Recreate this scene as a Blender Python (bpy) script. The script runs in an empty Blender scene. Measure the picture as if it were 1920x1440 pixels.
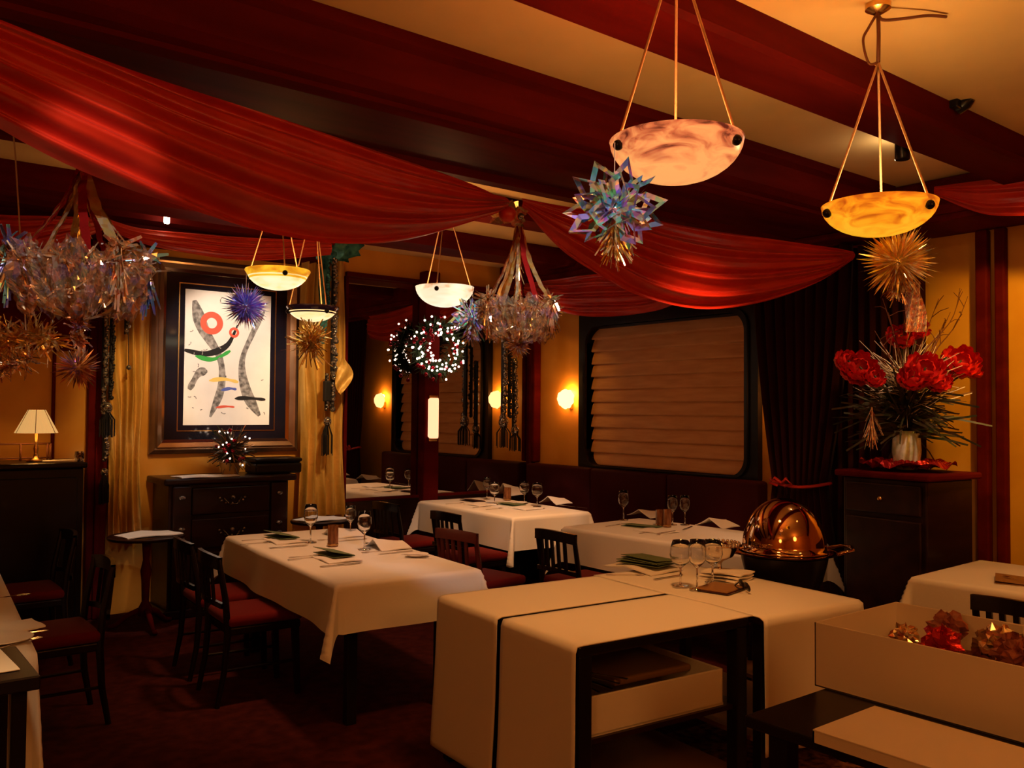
import bpy, bmesh, math, random
from mathutils import Vector, Matrix, Euler
random.seed(7)
PI = math.pi
scene = bpy.context.scene
COL = scene.collection
V = Vector
# ---------------------------------------------------------------- camera
F = 1650.0
def nv(a):
    return Vector(a).normalized()
cX = nv(((3050-960)/F, (787-720)/F, 1))          # world X seen from the camera (right, down, forward)
cY = nv(((-345-960)/F, (760-720)/F, 1))
cY = (cY - cX*cX.dot(cY)).normalized()
cZ = cX.cross(cY).normalized()
if cZ.y > 0: cZ = -cZ                            # world up is image up
EYE = V((0, 0, 1.6))
RIGHT = V((cX.x, cY.x, cZ.x)); DOWN = V((cX.y, cY.y, cZ.y)); FWD = V((cX.z, cY.z, cZ.z))
cam_d = bpy.data.cameras.new('camera'); cam = bpy.data.objects.new('camera', cam_d); COL.objects.link(cam)
cam_d.sensor_width = 36; cam_d.lens = 36*F/1920; cam_d.clip_start = .05
m3 = Matrix((RIGHT, -DOWN, -FWD)).transposed()
cam.matrix_world = Matrix.Translation(EYE) @ m3.to_4x4()
scene.camera = cam
scene.view_settings.view_transform = 'Standard'; scene.view_settings.look = 'None'
scene.view_settings.exposure = 0; scene.view_settings.gamma = 1
def ray(u, v):
    return RIGHT*((u-960)/F) + DOWN*((v-720)/F) + FWD
def zp(u, v, z):
    r = ray(u, v); return EYE + r*((z-EYE.z)/r.z)
def xp(u, v, x):
    r = ray(u, v); return EYE + r*(x/r.x)
def yp(u, v, y):
    r = ray(u, v); return EYE + r*(y/r.y)
def dp(u, v, d):
    return EYE + ray(u, v)*d
def pp(u, v, p, n):
    r = ray(u, v); return EYE + r*((p-EYE).dot(n)/r.dot(n))

# ---------------------------------------------------------------- materials
def mat(name, base=(.8,.8,.8), rough=.5, metal=0, emis=None, es=0, noise=None, bump=0, bscale=40, sheen=0, coat=0, trans=0, ior=1.45, alpha=1, coord='Object', spec=.5, subs=0):
    m = bpy.data.materials.new(name); m.use_nodes = True
    nt = m.node_tree; p = nt.nodes['Principled BSDF']
    p.inputs['Base Color'].default_value = (*base, 1); p.inputs['Roughness'].default_value = rough
    p.inputs['Metallic'].default_value = metal; p.inputs['IOR'].default_value = ior
    p.inputs['Specular IOR Level'].default_value = spec
    if sheen: p.inputs['Sheen Weight'].default_value = sheen
    if coat: p.inputs['Coat Weight'].default_value = coat; p.inputs['Coat Roughness'].default_value = .08
    if trans: p.inputs['Transmission Weight'].default_value = trans
    if alpha < 1: p.inputs['Alpha'].default_value = alpha
    if emis: p.inputs['Emission Color'].default_value = (*emis, 1); p.inputs['Emission Strength'].default_value = es
    tc = nt.nodes.new('ShaderNodeTexCoord')
    if noise:
        (c1, c2, scale, det, stretch) = noise
        mp = nt.nodes.new('ShaderNodeMapping'); mp.inputs['Scale'].default_value = stretch
        nz = nt.nodes.new('ShaderNodeTexNoise'); nz.inputs['Scale'].default_value = scale; nz.inputs['Detail'].default_value = det
        rp = nt.nodes.new('ShaderNodeValToRGB'); rp.color_ramp.elements[0].position = .35; rp.color_ramp.elements[1].position = .65
        rp.color_ramp.elements[0].color = (*c1, 1); rp.color_ramp.elements[1].color = (*c2, 1)
        nt.links.new(tc.outputs[coord], mp.inputs['Vector']); nt.links.new(mp.outputs[0], nz.inputs['Vector'])
        nt.links.new(nz.outputs['Fac'], rp.inputs[0]); nt.links.new(rp.outputs[0], p.inputs['Base Color'])
        if emis and es and noise: nt.links.new(rp.outputs[0], p.inputs['Emission Color'])
    if bump:
        nb = nt.nodes.new('ShaderNodeTexNoise'); nb.inputs['Scale'].default_value = bscale; nb.inputs['Detail'].default_value = 3
        bp = nt.nodes.new('ShaderNodeBump'); bp.inputs['Strength'].default_value = bump; bp.inputs['Distance'].default_value = .01
        nt.links.new(tc.outputs[coord], nb.inputs['Vector']); nt.links.new(nb.outputs['Fac'], bp.inputs['Height']); nt.links.new(bp.outputs[0], p.inputs['Normal'])
    return m
def foil(name, cols, scale=30, rough=.16, metal=.75, alpha=1):
    """crinkled holographic film: the hue jumps from facet to facet"""
    m = bpy.data.materials.new(name); m.use_nodes = True
    nt = m.node_tree; p = nt.nodes['Principled BSDF']
    p.inputs['Roughness'].default_value = rough; p.inputs['Metallic'].default_value = metal
    p.inputs['Alpha'].default_value = alpha
    tc = nt.nodes.new('ShaderNodeTexCoord'); vo = nt.nodes.new('ShaderNodeTexVoronoi'); vo.inputs['Scale'].default_value = scale
    sp = nt.nodes.new('ShaderNodeSeparateColor'); rp = nt.nodes.new('ShaderNodeValToRGB')
    cr = rp.color_ramp; cr.interpolation = 'LINEAR'
    while len(cr.elements) < len(cols): cr.elements.new(.5)
    for i, c in enumerate(cols):
        cr.elements[i].position = i/(len(cols)-1); cr.elements[i].color = (*c, 1)
    nt.links.new(tc.outputs['Object'], vo.inputs['Vector']); nt.links.new(vo.outputs['Color'], sp.inputs[0])  # the film's shifting light colours are painted as fixed cells
    nt.links.new(sp.outputs[0], rp.inputs[0]); nt.links.new(rp.outputs[0], p.inputs['Base Color'])
    return m
M = {}
M['wall'] = mat('painted_orange_wall', (.74,.34,.05), .6, noise=((.7,.31,.04),(.78,.37,.06),3,4,(1,1,1)), spec=.3)
M['ceil'] = mat('tan_ceiling_paint', (.8,.56,.25), .7, noise=((.77,.53,.23),(.83,.59,.27),2,3,(1,1,1)), spec=.2)
M['beam'] = mat('lacquered_mahogany', (.1,.005,.004), .5, noise=((.075,.004,.0035),(.125,.008,.006),6,5,(.15,1,1)), coat=0, spec=.02)
M['darkwood'] = mat('dark_stained_wood', (.02,.006,.004), .35, noise=((.013,.004,.003),(.03,.009,.005),9,5,(.2,1,1)), coat=.08, spec=.3)
M['black'] = mat('black_lacquer', (.01,.007,.007), .3, coat=.08, spec=.3)
M['floor'] = mat('dark_red_carpet', (.055,.007,.005), .9, noise=((.04,.005,.004),(.075,.011,.007),14,6,(1,1,1)), bump=.3, bscale=200, spec=.1)
M['rug'] = mat('patterned_rug_wool', (.12,.03,.02), .95, noise=((.05,.012,.01),(.3,.12,.05),26,4,(1,1,1)), bump=.3, bscale=200, spec=.1)
M['cloth'] = mat('white_table_linen', (.82,.78,.72), .8, sheen=.1, bump=.06, bscale=90, spec=.15)
M['napkin'] = mat('white_folded_linen', (.85,.8,.74), .8, bump=.06, bscale=90, spec=.15)
M['red_satin'] = mat('red_satin', (.5,.017,.004), .38, noise=((.44,.013,.003),(.56,.024,.006),5,3,(1,1,1)), sheen=.04, bump=.1, bscale=45, spec=.55)
M['darkvelvet'] = mat('dark_burgundy_velvet', (.03,.005,.005), .9, sheen=.05, spec=.05)
M['leather'] = mat('dark_red_leather', (.05,.004,.004), .65, spec=.15, bump=.08, bscale=60)
M['seat'] = mat('red_upholstery', (.13,.004,.003), .85, sheen=.03, bump=.1, bscale=200, spec=.2)
M['chair'] = mat('black_chair_wood', (.009,.004,.004), .28, coat=.12, spec=.35)
M['redchair'] = mat('reddish_chair_wood', (.12,.02,.012), .25, coat=.4)
M['frame'] = mat('polished_bronze_frame', (.42,.26,.16), .22, metal=.75, noise=((.32,.19,.11),(.52,.34,.22),4,4,(1,1,1)))
M['mat'] = mat('black_picture_mat', (.008,.008,.014), .12, coat=.6)
M['paper'] = mat('cream_print_paper', (.86,.8,.72), .7, noise=((.84,.78,.7),(.88,.82,.74),8,4,(1,1,1)))
def flat(n, c, r=.7): return mat(n, c, r, spec=.2)
M['ink_grey'] = mat('grey_brush_ink', (.16,.14,.12), .8, noise=((.1,.09,.08),(.42,.38,.34),30,6,(1,1,1)))
M['ink_black'] = flat('black_brush_ink', (.02,.018,.018)); M['ink_red'] = flat('red_ink', (.75,.12,.07))
M['ink_green'] = flat('green_ink', (.05,.4,.07)); M['ink_yellow'] = flat('yellow_ink', (.85,.6,.15)); M['ink_blue'] = flat('blue_ink', (.1,.14,.45))
M['silver'] = mat('polished_silver', (.75,.68,.62), .12, metal=1)
M['copper'] = mat('polished_copper_dome', (.62,.36,.2), .06, metal=1)
M['brass'] = mat('brass', (.7,.42,.15), .25, metal=1)
M['glass'] = mat('clear_glass', (1,1,1), .02, trans=1, ior=1.45)
M['windowpane'] = mat('dusk_window_glass', (.05,.08,.16), .1, emis=(.12,.22,.6), es=.5)
M['shade_cloth'] = mat('tan_pleated_shade', (.7,.38,.17), .8, noise=((.65,.34,.15),(.75,.42,.2),7,3,(.4,.4,3)), spec=.1)
M['green'] = mat('dark_green_menu_card', (.14,.2,.1), .5)
M['candle'] = mat('amber_candle_glass', (.22,.08,.025), .15, noise=((.12,.04,.015),(.32,.13,.05),30,3,(1,1,.3)))
M['gold_sheer'] = mat('gold_sheer_fabric', (.72,.42,.09), .45, metal=.15, noise=((.55,.3,.05),(.88,.56,.16),9,6,(1,1,.25)), bump=.5, bscale=22)
M['teal'] = mat('teal_foil_fabric', (.03,.2,.28), .25, metal=.6, noise=((.01,.08,.14),(.1,.4,.45),14,5,(1,1,1)), bump=.4)
M['tassel'] = mat('black_tassel_thread', (.01,.009,.012), .6)
M['bead'] = mat('dark_glass_bead', (.14,.12,.11), .08, metal=.75, noise=((.04,.035,.035),(.5,.45,.42),60,2,(1,1,1)))
M['cord'] = mat('twisted_gold_cord', (.6,.36,.2), .5, bump=.4, bscale=300)
M['card'] = mat('white_carton', (.78,.7,.6), .7, spec=.2)
M['rust'] = mat('brown_tissue', (.3,.07,.04), .5, noise=((.16,.03,.02),(.5,.16,.09),25,4,(1,1,1)))
M['red_foil'] = mat('red_wrapping_foil', (.5,.02,.02), .2, metal=.7, bump=.5, bscale=25)
M['petal'] = mat('red_flower_petal', (.75,.015,.012), .5, noise=((.6,.01,.01),(.85,.03,.02),20,3,(1,1,1)))
M['leaf'] = mat('dark_green_leaf', (.035,.05,.02), .5, noise=((.02,.035,.012),(.09,.06,.03),12,3,(1,1,1)))
M['twig'] = mat('brown_twig', (.16,.05,.02), .7)
M['frost'] = mat('frosted_filler_sprig', (.8,.66,.5), .5)
M['vase'] = mat('pale_green_glass_vase', (.55,.7,.5), .15, noise=((.5,.65,.48),(.9,.95,.85),20,3,(1,1,1)), coat=.5)
M['pot'] = mat('gold_plant_pot', (.45,.25,.05), .4, metal=.4)
M['fairy'] = mat('warm_fairy_light', (1,1,1), .3, emis=(1,.72,.55), es=7)
M['red_ball'] = mat('red_glass_bauble', (.4,.01,.03), .1, metal=.6)
M['ribbon'] = mat('copper_ribbon', (.5,.25,.12), .3, metal=.7)
M['pine'] = mat('dark_pine_needle', (.03,.06,.02), .7)
M['wine'] = mat('dark_wine_leather', (.04,.008,.012), .35)
M['tan_leather'] = mat('brown_leather', (.3,.15,.05), .5)
M['rope'] = M['cord']
RB = [(1,.95,.4),(.35,1,.6),(.25,.75,1),(.5,.35,1),(1,.45,.9),(1,.8,.4),(1,.97,.9)]
M['foil_rainbow'] = foil('rainbow_film', RB, 38)
M['foil_gold'] = foil('gold_film', [(.95,.6,.1),(1,.8,.3),(.85,.35,.1),(1,.9,.55),(.7,.5,.15)], 45)
M['foil_copper'] = foil('copper_film', [(.7,.3,.1),(1,.7,.35),(.6,.2,.1),(1,.92,.75),(.5,.35,.18),(.85,.75,.5)], 60, rough=.12)
M['glint'] = mat('pearl_glint', (.95,.92,.88), .12, metal=.6)  # pale flakes that imitate white glints on the tinsel
M['foil_mixed'] = foil('iridescent_film', [(.6,.25,.07),(.9,.6,.25),(.5,.15,.06),(.4,.5,.25),(.45,.25,.6),(.8,.35,.25),(.95,.85,.6)], 30)
M['foil_blue'] = foil('blue_violet_film', [(.2,.25,.95),(.5,.35,1),(.85,.4,.85),(.25,.55,1),(.7,.75,1),(.4,.3,.9)], 35)
M['film'] = foil('clear_copper_film', [(.8,.4,.15),(1,.8,.5),(.7,.35,.15),(.65,.75,.5),(.65,.5,.9),(.95,.6,.4)], 26, rough=.1, metal=.85, alpha=.5)
M['foil_teal'] = foil('teal_violet_film', [(.1,.4,.6),(.35,.25,.8),(.2,.6,.5),(.7,.5,.3),(.3,.3,.9)], 35)

def lampglass(name, ramp, scale, es, stretch=(1,1,3), grad=1.0):
    """marbled glass, darker veined towards the rim and paler at the bottom"""
    m = bpy.data.materials.new(name); m.use_nodes = True
    nt = m.node_tree; p = nt.nodes['Principled BSDF']
    tc = nt.nodes.new('ShaderNodeTexCoord'); mp = nt.nodes.new('ShaderNodeMapping'); mp.inputs['Scale'].default_value = stretch
    nz = nt.nodes.new('ShaderNodeTexNoise'); nz.inputs['Scale'].default_value = scale; nz.inputs['Detail'].default_value = 7; nz.inputs['Distortion'].default_value = 1.2
    sx = nt.nodes.new('ShaderNodeSeparateXYZ'); mr = nt.nodes.new('ShaderNodeMapRange'); ad = nt.nodes.new('ShaderNodeMath')
    mr.inputs['From Min'].default_value = -.12; mr.inputs['From Max'].default_value = 0; mr.inputs['To Min'].default_value = .22*grad; mr.inputs['To Max'].default_value = -.08*grad  # pale bottom: glass tone plus its stronger lighting, both put in the colour
    rp = nt.nodes.new('ShaderNodeValToRGB'); cr = rp.color_ramp
    while len(cr.elements) < len(ramp): cr.elements.new(.5)
    for i, (pos, c) in enumerate(ramp):
        cr.elements[i].position = pos; cr.elements[i].color = (*c, 1)
    nt.links.new(tc.outputs['Object'], mp.inputs[0]); nt.links.new(mp.outputs[0], nz.inputs['Vector'])
    nt.links.new(tc.outputs['Object'], sx.inputs[0]); nt.links.new(sx.outputs[2], mr.inputs[0])
    nt.links.new(nz.outputs['Fac'], ad.inputs[0]); nt.links.new(mr.outputs[0], ad.inputs[1]); nt.links.new(ad.outputs[0], rp.inputs[0])
    nt.links.new(rp.outputs[0], p.inputs['Base Color']); nt.links.new(rp.outputs[0], p.inputs['Emission Color'])
    p.inputs['Emission Strength'].default_value = es; p.inputs['Roughness'].default_value = .3
    return m
M['bowl_pink'] = lampglass('pink_alabaster', [(.3,(.12,.02,.01)),(.4,(.6,.15,.05)),(.52,(.92,.33,.1)),(.7,(1,.44,.13))], 9, .88)
M['bowl_amber'] = lampglass('amber_alabaster', [(.32,(.5,.1,.005)),(.44,(.9,.26,.008)),(.55,(1,.4,.012)),(.72,(1,.5,.02))], 9, .85)
M['bowl_white'] = lampglass('white_alabaster', [(.28,(.5,.22,.08)),(.45,(.95,.7,.45)),(.7,(1,.85,.62))], 5, 1.1)
M['bowl_pale'] = lampglass('pale_alabaster', [(.3,(.9,.5,.12)),(.5,(1,.75,.35)),(.7,(1,.85,.5))], 6, 1.1)
M['rim_amber'] = lampglass('amber_band_glass', [(.3,(.7,.25,.01)),(.5,(1,.5,.02)),(.7,(1,.65,.08))], 6, .9)
M['rim_blue'] = mat('cobalt_rim_glass', (.04,.02,.09), .15, coat=.5)
M['sconce_glass'] = mat('frosted_sconce_glass', (1,.85,.6), .4, emis=(1,.62,.25), es=2.6)
M['tube_glass'] = mat('glowing_tube_glass', (1,.7,.5), .4, emis=(1,.5,.26), es=1.6)
M['lampshade'] = mat('pleated_lampshade', (.9,.7,.4), .8, emis=(1,.55,.17), es=.62)
M['spot_lens'] = mat('spotlight_lens', (1,1,1), .3, emis=(1,.85,.6), es=14)

# mirror
mm = bpy.data.materials.new('silvered_mirror'); mm.use_nodes = True
_p = mm.node_tree.nodes['Principled BSDF']; _p.inputs['Base Color'].default_value = (.62,.6,.56,1); _p.inputs['Metallic'].default_value = 1; _p.inputs['Roughness'].default_value = .01
M['mirror'] = mm

# ---------------------------------------------------------------- builders
class MB:
    def __init__(s): s.bm = bmesh.new()
    def box(s, x0, x1, y0, y1, z0, z1, bev=0, T=None, seg=2):
        vs = [s.bm.verts.new((x, y, z)) for x in (x0, x1) for y in (y0, y1) for z in (z0, z1)]
        fs = [s.bm.faces.new([vs[i] for i in q]) for q in ((0,1,3,2),(4,6,7,5),(0,4,5,1),(2,3,7,6),(0,2,6,4),(1,5,7,3))]
        if T: bmesh.ops.transform(s.bm, matrix=T, verts=vs)
        if bev:
            es = list({e for f in fs for e in f.edges})
            bmesh.ops.bevel(s.bm, geom=es, offset=bev, segments=seg, affect='EDGES', profile=.5)
        return s
    def hexa(s, b, t, bev=0):
        """b, t: four points each (bottom, top), same order"""
        vs = [s.bm.verts.new(p) for p in list(b)+list(t)]
        fs = [s.bm.faces.new([vs[i] for i in q]) for q in ((3,2,1,0),(4,5,6,7),(0,1,5,4),(1,2,6,5),(2,3,7,6),(3,0,4,7))]
        if bev:
            es = list({e for f in fs for e in f.edges})
            bmesh.ops.bevel(s.bm, geom=es, offset=bev, segments=2, affect='EDGES', profile=.5)
        return s
    def grid(s, f, nu, nv, cu=False, cv=False):
        g = [[s.bm.verts.new(f(i/nu, j/nv)) for j in range(nv + (0 if cv else 1))] for i in range(nu + (0 if cu else 1))]
        nI, nJ = len(g), len(g[0])
        for i in range(nu):
            for j in range(nv):
                a, b = g[i][j], g[(i+1) % nI][j]; c, d = g[(i+1) % nI][(j+1) % nJ], g[i][(j+1) % nJ]
                try: s.bm.faces.new((a, b, c, d))
                except ValueError: pass
        return s
    def lathe(s, prof, n=24, T=None):
        rings = []; T = T or Matrix.Identity(4)
        for (r, z) in prof:
            if r < 1e-5: rings.append([s.bm.verts.new(T @ V((0, 0, z)))])
            else: rings.append([s.bm.verts.new(T @ V((r*math.cos(2*PI*k/n), r*math.sin(2*PI*k/n), z))) for k in range(n)])
        for a, b in zip(rings, rings[1:]):
            for k in range(n):
                q = []
                for vv in (a[k % len(a)], a[(k+1) % len(a)], b[(k+1) % len(b)], b[k % len(b)]):
                    if vv not in q: q.append(vv)
                if len(q) > 2:
                    try: s.bm.faces.new(q)
                    except ValueError: pass
        return s
    def tube(s, pts, r, n=8, cap=True, closed=False):
        pts = [V(p) for p in pts]; N = len(pts)
        rr = r if isinstance(r, (list, tuple)) else [r]*N
        rings = []; up = None
        for i, p in enumerate(pts):
            if closed: t = pts[(i+1) % N]-pts[i-1]
            else: t = pts[min(i+1, N-1)]-pts[max(i-1, 0)]
            t = t.normalized() if t.length > 1e-9 else V((0,0,1))
            if up is None:
                up = V((0,0,1)) if abs(t.z) < .9 else V((1,0,0))
            a = (up - t*up.dot(t)); a = a.normalized() if a.length > 1e-6 else t.orthogonal().normalized()
            up = a; b = t.cross(a)
            rings.append([s.bm.verts.new(p + (a*math.cos(2*PI*k/n) + b*math.sin(2*PI*k/n))*rr[i]) for k in range(n)])
        for i in range(N if closed else N-1):
            A, B = rings[i], rings[(i+1) % N]
            for k in range(n): s.bm.faces.new((A[k], A[(k+1) % n], B[(k+1) % n], B[k]))
        if cap and not closed:
            s.bm.faces.new(rings[0][::-1]); s.bm.faces.new(rings[-1])
        return s
    def quad(s, *p):
        s.bm.faces.new([s.bm.verts.new(q) for q in p]); return s
    def ribbon(s, pts, w, side=None):
        """flat strip of width w along pts"""
        pts = [V(p) for p in pts]; prev = None
        for i, p in enumerate(pts):
            t = (pts[min(i+1, len(pts)-1)]-pts[max(i-1, 0)])
            t = t.normalized() if t.length > 1e-9 else V((0,0,1))
            sd = side or V((1, .3, .2)); a = sd - t*sd.dot(t)
            a = a.normalized() if a.length > 1e-6 else t.orthogonal().normalized()
            ww = w[i] if isinstance(w, (list, tuple)) else w
            q = (s.bm.verts.new(p-a*ww/2), s.bm.verts.new(p+a*ww/2))
            if prev: s.bm.faces.new((prev[0], prev[1], q[1], q[0]))
            prev = q
        return s
    def prism(s, pts, z0, z1, T=None):
        T = T or Matrix.Identity(4)
        a = [s.bm.verts.new(T @ V((x, y, z0))) for x, y in pts]; b = [s.bm.verts.new(T @ V((x, y, z1))) for x, y in pts]
        n = len(pts); s.bm.faces.new(a[::-1]); s.bm.faces.new(b)
        for i in range(n): s.bm.faces.new((a[i], a[(i+1) % n], b[(i+1) % n], b[i]))
        return s
    def ball(s, c, r, u=10, v=7, sc=(1,1,1)):
        T = Matrix.Translation(V(c)) @ Matrix.Diagonal((*sc, 1))
        bmesh.ops.create_uvsphere(s.bm, u_segments=u, v_segments=v, radius=r, matrix=T); return s
    def build(s, name, material, parent=None, smooth=False, loc=None, rotz=0):
        bmesh.ops.recalc_face_normals(s.bm, faces=s.bm.faces)
        me = bpy.data.meshes.new(name); s.bm.to_mesh(me); s.bm.free()
        if smooth:
            for p in me.polygons: p.use_smooth = True
            if smooth != True: 
                try: me.set_sharp_from_angle(angle=smooth)
                except Exception: pass
        me.materials.append(M[material] if isinstance(material, str) else material)
        o = bpy.data.objects.new(name, me); COL.objects.link(o)
        if parent: o.parent = parent
        if loc is not None: o.location = loc
        o.rotation_euler = (0, 0, rotz)
        return o
AS = math.radians(40)
def thing(name, label, cat, loc=(0,0,0), rotz=0, group=None):
    o = bpy.data.objects.new(name, None); COL.objects.link(o); o.empty_display_size = .1
    o.location = loc; o.rotation_euler = (0, 0, rotz); tag(o, label, cat, group); return o
def tag(o, label, cat, group=None):
    o['label'] = label; o['category'] = cat
    if group: o['group'] = group
    return o
def struct(o):
    o['kind'] = 'structure'; return o
def dup(root, loc, rotz=0, label=None, group=None):
    r = root.copy(); COL.objects.link(r); r.location = loc; r.rotation_euler = (0, 0, rotz)
    if label: r['label'] = label
    if group: r['group'] = group
    for ch in list(root.children):
        c = ch.copy(); COL.objects.link(c); c.parent = r
        for g in list(ch.children):
            d = g.copy(); COL.objects.link(d); d.parent = c
    return r
def lamp(name, loc, energy, color, radius=.04, parent=None, kind='POINT', aim=None, angle=60, blend=.6):
    d = bpy.data.lights.new(name, kind); d.energy = energy; d.color = color; d.shadow_soft_size = radius
    o = bpy.data.objects.new(name, d); COL.objects.link(o); o.location = loc
    if parent: o.parent = parent
    if kind == 'SPOT':
        d.spot_size = math.radians(angle); d.spot_blend = blend
        o.rotation_euler = (V(aim)-V(loc)).to_track_quat('-Z', 'Y').to_euler()
    return o
def arc(c, r, a0, a1, n, ax=V((1,0,0)), ay=V((0,0,1))):
    return [V(c) + ax*r*math.cos(a0+(a1-a0)*i/n) + ay*r*math.sin(a0+(a1-a0)*i/n) for i in range(n+1)]
def rnd(a, b): return random.uniform(a, b)
def lerp(a, b, t): return a + (b-a)*t
def poly_at(P, t):
    """point at fraction t of a polyline (by vertex index)"""
    x = t*(len(P)-1); i = min(int(x), len(P)-2); return P[i].lerp(P[i+1], x-i)
def smooth_poly(P, n):
    """Catmull-Rom resample"""
    out = []; N = len(P)
    for k in range(n+1):
        x = k/n*(N-1); i = min(int(x), N-2); t = x-i
        p0, p1, p2, p3 = P[max(i-1,0)], P[i], P[i+1], P[min(i+2,N-1)]
        out.append(.5*((2*p1)+(p2-p0)*t+(2*p0-5*p1+4*p2-p3)*t*t+(3*p1-p0-3*p2+p3)*t**3))
    return out
# ================================================================ the setting
XW, YM, ZC = 6.07, 7.3, 3.1
XL, YF = -3.2, -2.6
WARM = (1, .43, .13)
def sbox(name, m, *a, **k):
    return struct(MB().box(*a, **k).build(name, m))
sbox('floor', 'floor', XL, XW, YF, YM, -.1, 0)
sbox('ceiling', 'ceil', XL, XW+.1, YF, YM+.1, ZC, ZC+.1)
sbox('wall_left', 'wall', XL-.1, XL, YF, YM, 0, ZC)
sbox('wall_front', 'wall', XL, XW, YF-.1, YF, 0, ZC)
sbox('wall_back', 'wall', XL-.1, XW+.1, YM, YM+.12, 0, ZC)
# window wall with its opening
wy0, wy1, wz0, wz1 = 4.45, 6.46, 1.06, 2.47
w = MB()
w.box(XW, XW+.12, YF, wy0, 0, ZC); w.box(XW, XW+.12, wy1, YM+.12, 0, ZC)
w.box(XW, XW+.12, wy0, wy1, 0, wz0); w.box(XW, XW+.12, wy0, wy1, wz1, ZC)
struct(w.build('wall_right', 'wall'))
# ceiling beams running away from the window wall, and the header above the windows
def beam_run(name, prof, x0, x1, mat_='beam'):
    """prof: closed (y, z) outline swept along x"""
    b = MB(); A = [b.bm.verts.new((x0, y, z)) for y, z in prof]; Bv = [b.bm.verts.new((x1, y, z)) for y, z in prof]
    n = len(prof); b.bm.faces.new(A); b.bm.faces.new(Bv[::-1])
    for i in range(n): b.bm.faces.new((A[i], A[(i+1) % n], Bv[(i+1) % n], Bv[i]))
    return struct(b.build(name, mat_))
HX = 5.55
beam_run('trim_1', [(1.98,ZC),(1.98,2.98),(2.0,2.96),(2.26,2.96),(2.28,2.98),(2.28,ZC)], XL, HX)
beam_run('trim_2', [(2.96,ZC),(2.96,3.05),(3.0,3.03),(3.02,2.9),(3.06,2.87),(3.1,2.86),(3.1,2.84),(3.16,2.83),(3.2,2.86),(3.72,2.86),(3.76,2.83),(3.84,2.83),(3.9,2.88),(3.92,3.03),(3.94,ZC)], XL, HX)
beam_run('trim_3', [(6.05,ZC),(6.05,3.0),(6.1,2.96),(6.42,2.96),(6.46,3.0),(6.46,ZC)], XL, HX)
beam_run('trim_4', [(7.0,ZC),(7.0,3.04),(7.12,3.02),(7.12,2.9),(YM,2.88),(YM,ZC)], XL, 3.6)
beam_run('trim_5', [(4.85,ZC),(4.85,3.0),(4.88,2.97),(5.14,2.97),(5.17,3.0),(5.17,ZC)], XL, HX)
hd = MB().box(HX, XW, YF, YM-.04, 2.82, ZC-.002, bev=.02); hd.box(HX-.03, HX+.02, YF, YM-.04, 2.86, 2.92, bev=.008)
struct(hd.build('trim_6', 'beam'))
# mahogany pilaster on the right wall, with pale inner strip and rails over it
def vtrim(name, x0, x1, y0, y1, z0, z1, m='beam', bev=.012):
    return struct(MB().box(x0, x1, y0, y1, z0, z1, bev=bev).build(name, m))
ya, yb = xp(1830,700,XW-.06).y, xp(1853,700,XW-.06).y
vtrim('trim_7', XW-.07, XW-.003, yb, ya, 0, 2.82)
yc, yd = xp(1866,700,XW-.06).y, xp(1886,700,XW-.06).y
vtrim('trim_8', XW-.07, XW-.003, yd, yc, 0, 2.82)
# red-brown post and casing on the back wall, left of the gold fabric
a, b = yp(166,700,YM-.05).x, yp(203,700,YM-.05).x
pl = MB().box(a, b, YM-.08, YM-.003, 0, 2.88, bev=.01); pl.box(a+.05, b-.05, YM-.11, YM-.06, 0, 2.88, bev=.01)
struct(pl.build('trim_10', 'beam'))
a, b = yp(98,700,YM-.02).x, yp(105,700,YM-.02).x
vtrim('trim_11', a, b, YM-.03, YM-.003, 0, 2.42)
zt = yp(50,655,YM-.02).z
vtrim('trim_12', XL, yp(165,600,YM).x, YM-.035, YM-.003, zt, 2.9)
# the mirror over the low panelled wall, its frame, and the slim post with the tube lamp
mx0, mx1 = yp(648,800,YM-.02).x, XW-.08
struct(MB().box(mx0, XW-.012, YM-.055, YM-.003, 0, .76, bev=.01).build('wall_back_wainscot', 'darkwood'))
mir = thing('wall_mirror', 'large wall mirror beyond the far tables reflecting the window and sconces', 'mirror', ((mx0+mx1)/2, YM, .78))
hw = (mx1-mx0)/2
MB().box(-hw, hw, -.012, -.004, 0, 2.05).build('glass', 'mirror', mir)
fr = MB().box(-hw-.02, hw+.02, -.05, -.003, -.03, .0, bev=.006); fr.box(-hw-.02, hw+.02, -.05, -.003, 2.05, 2.09, bev=.006)
fr.box(hw, hw+.05, -.06, -.003, 0, 2.05, bev=.006); fr.box(-hw-.03, -hw, -.05, -.003, 0, 2.05, bev=.006)
fr.build('frame', 'beam', mir)
px = yp(806,780,YM-.1).x
struct(MB().box(px-.085, px+.085, YM-.14, YM-.013, 0, 2.95, bev=.015).build('trim_13', 'beam'))
struct(MB().box(XW-.1, XW-.003, YM-.12, YM-.06, 1.06, 2.82, bev=.015).build('trim_14', 'beam'))
# the window: black lacquered surround with rounded corners, panes behind the blind
def rrect(y0, y1, z0, z1, r, n=8):
    P = []
    for (cy, cz, a0) in ((y1-r, z1-r, 0), (y0+r, z1-r, PI/2), (y0+r, z0+r, PI), (y1-r, z0+r, 1.5*PI)):
        for k in range(n+1):
            t = a0 + PI/2*k/n; P.append((cy+r*math.cos(t), cz+r*math.sin(t)))
    return P
win = struct(bpy.data.objects.new('window_1', None)); COL.objects.link(win); win.location = (XW, (wy0+wy1)/2, (wz0+wz1)/2)
def ring(b, P, Q, x0, x1):
    n = len(P); vs = [[b.bm.verts.new((x, y, z)) for y, z in L] for (x, L) in ((x0,P),(x0,Q),(x1,Q),(x1,P))]
    for k in range(4):
        A, C = vs[k], vs[(k+1) % 4]
        for i in range(n): b.bm.faces.new((A[i], A[(i+1) % n], C[(i+1) % n], C[i]))
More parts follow.
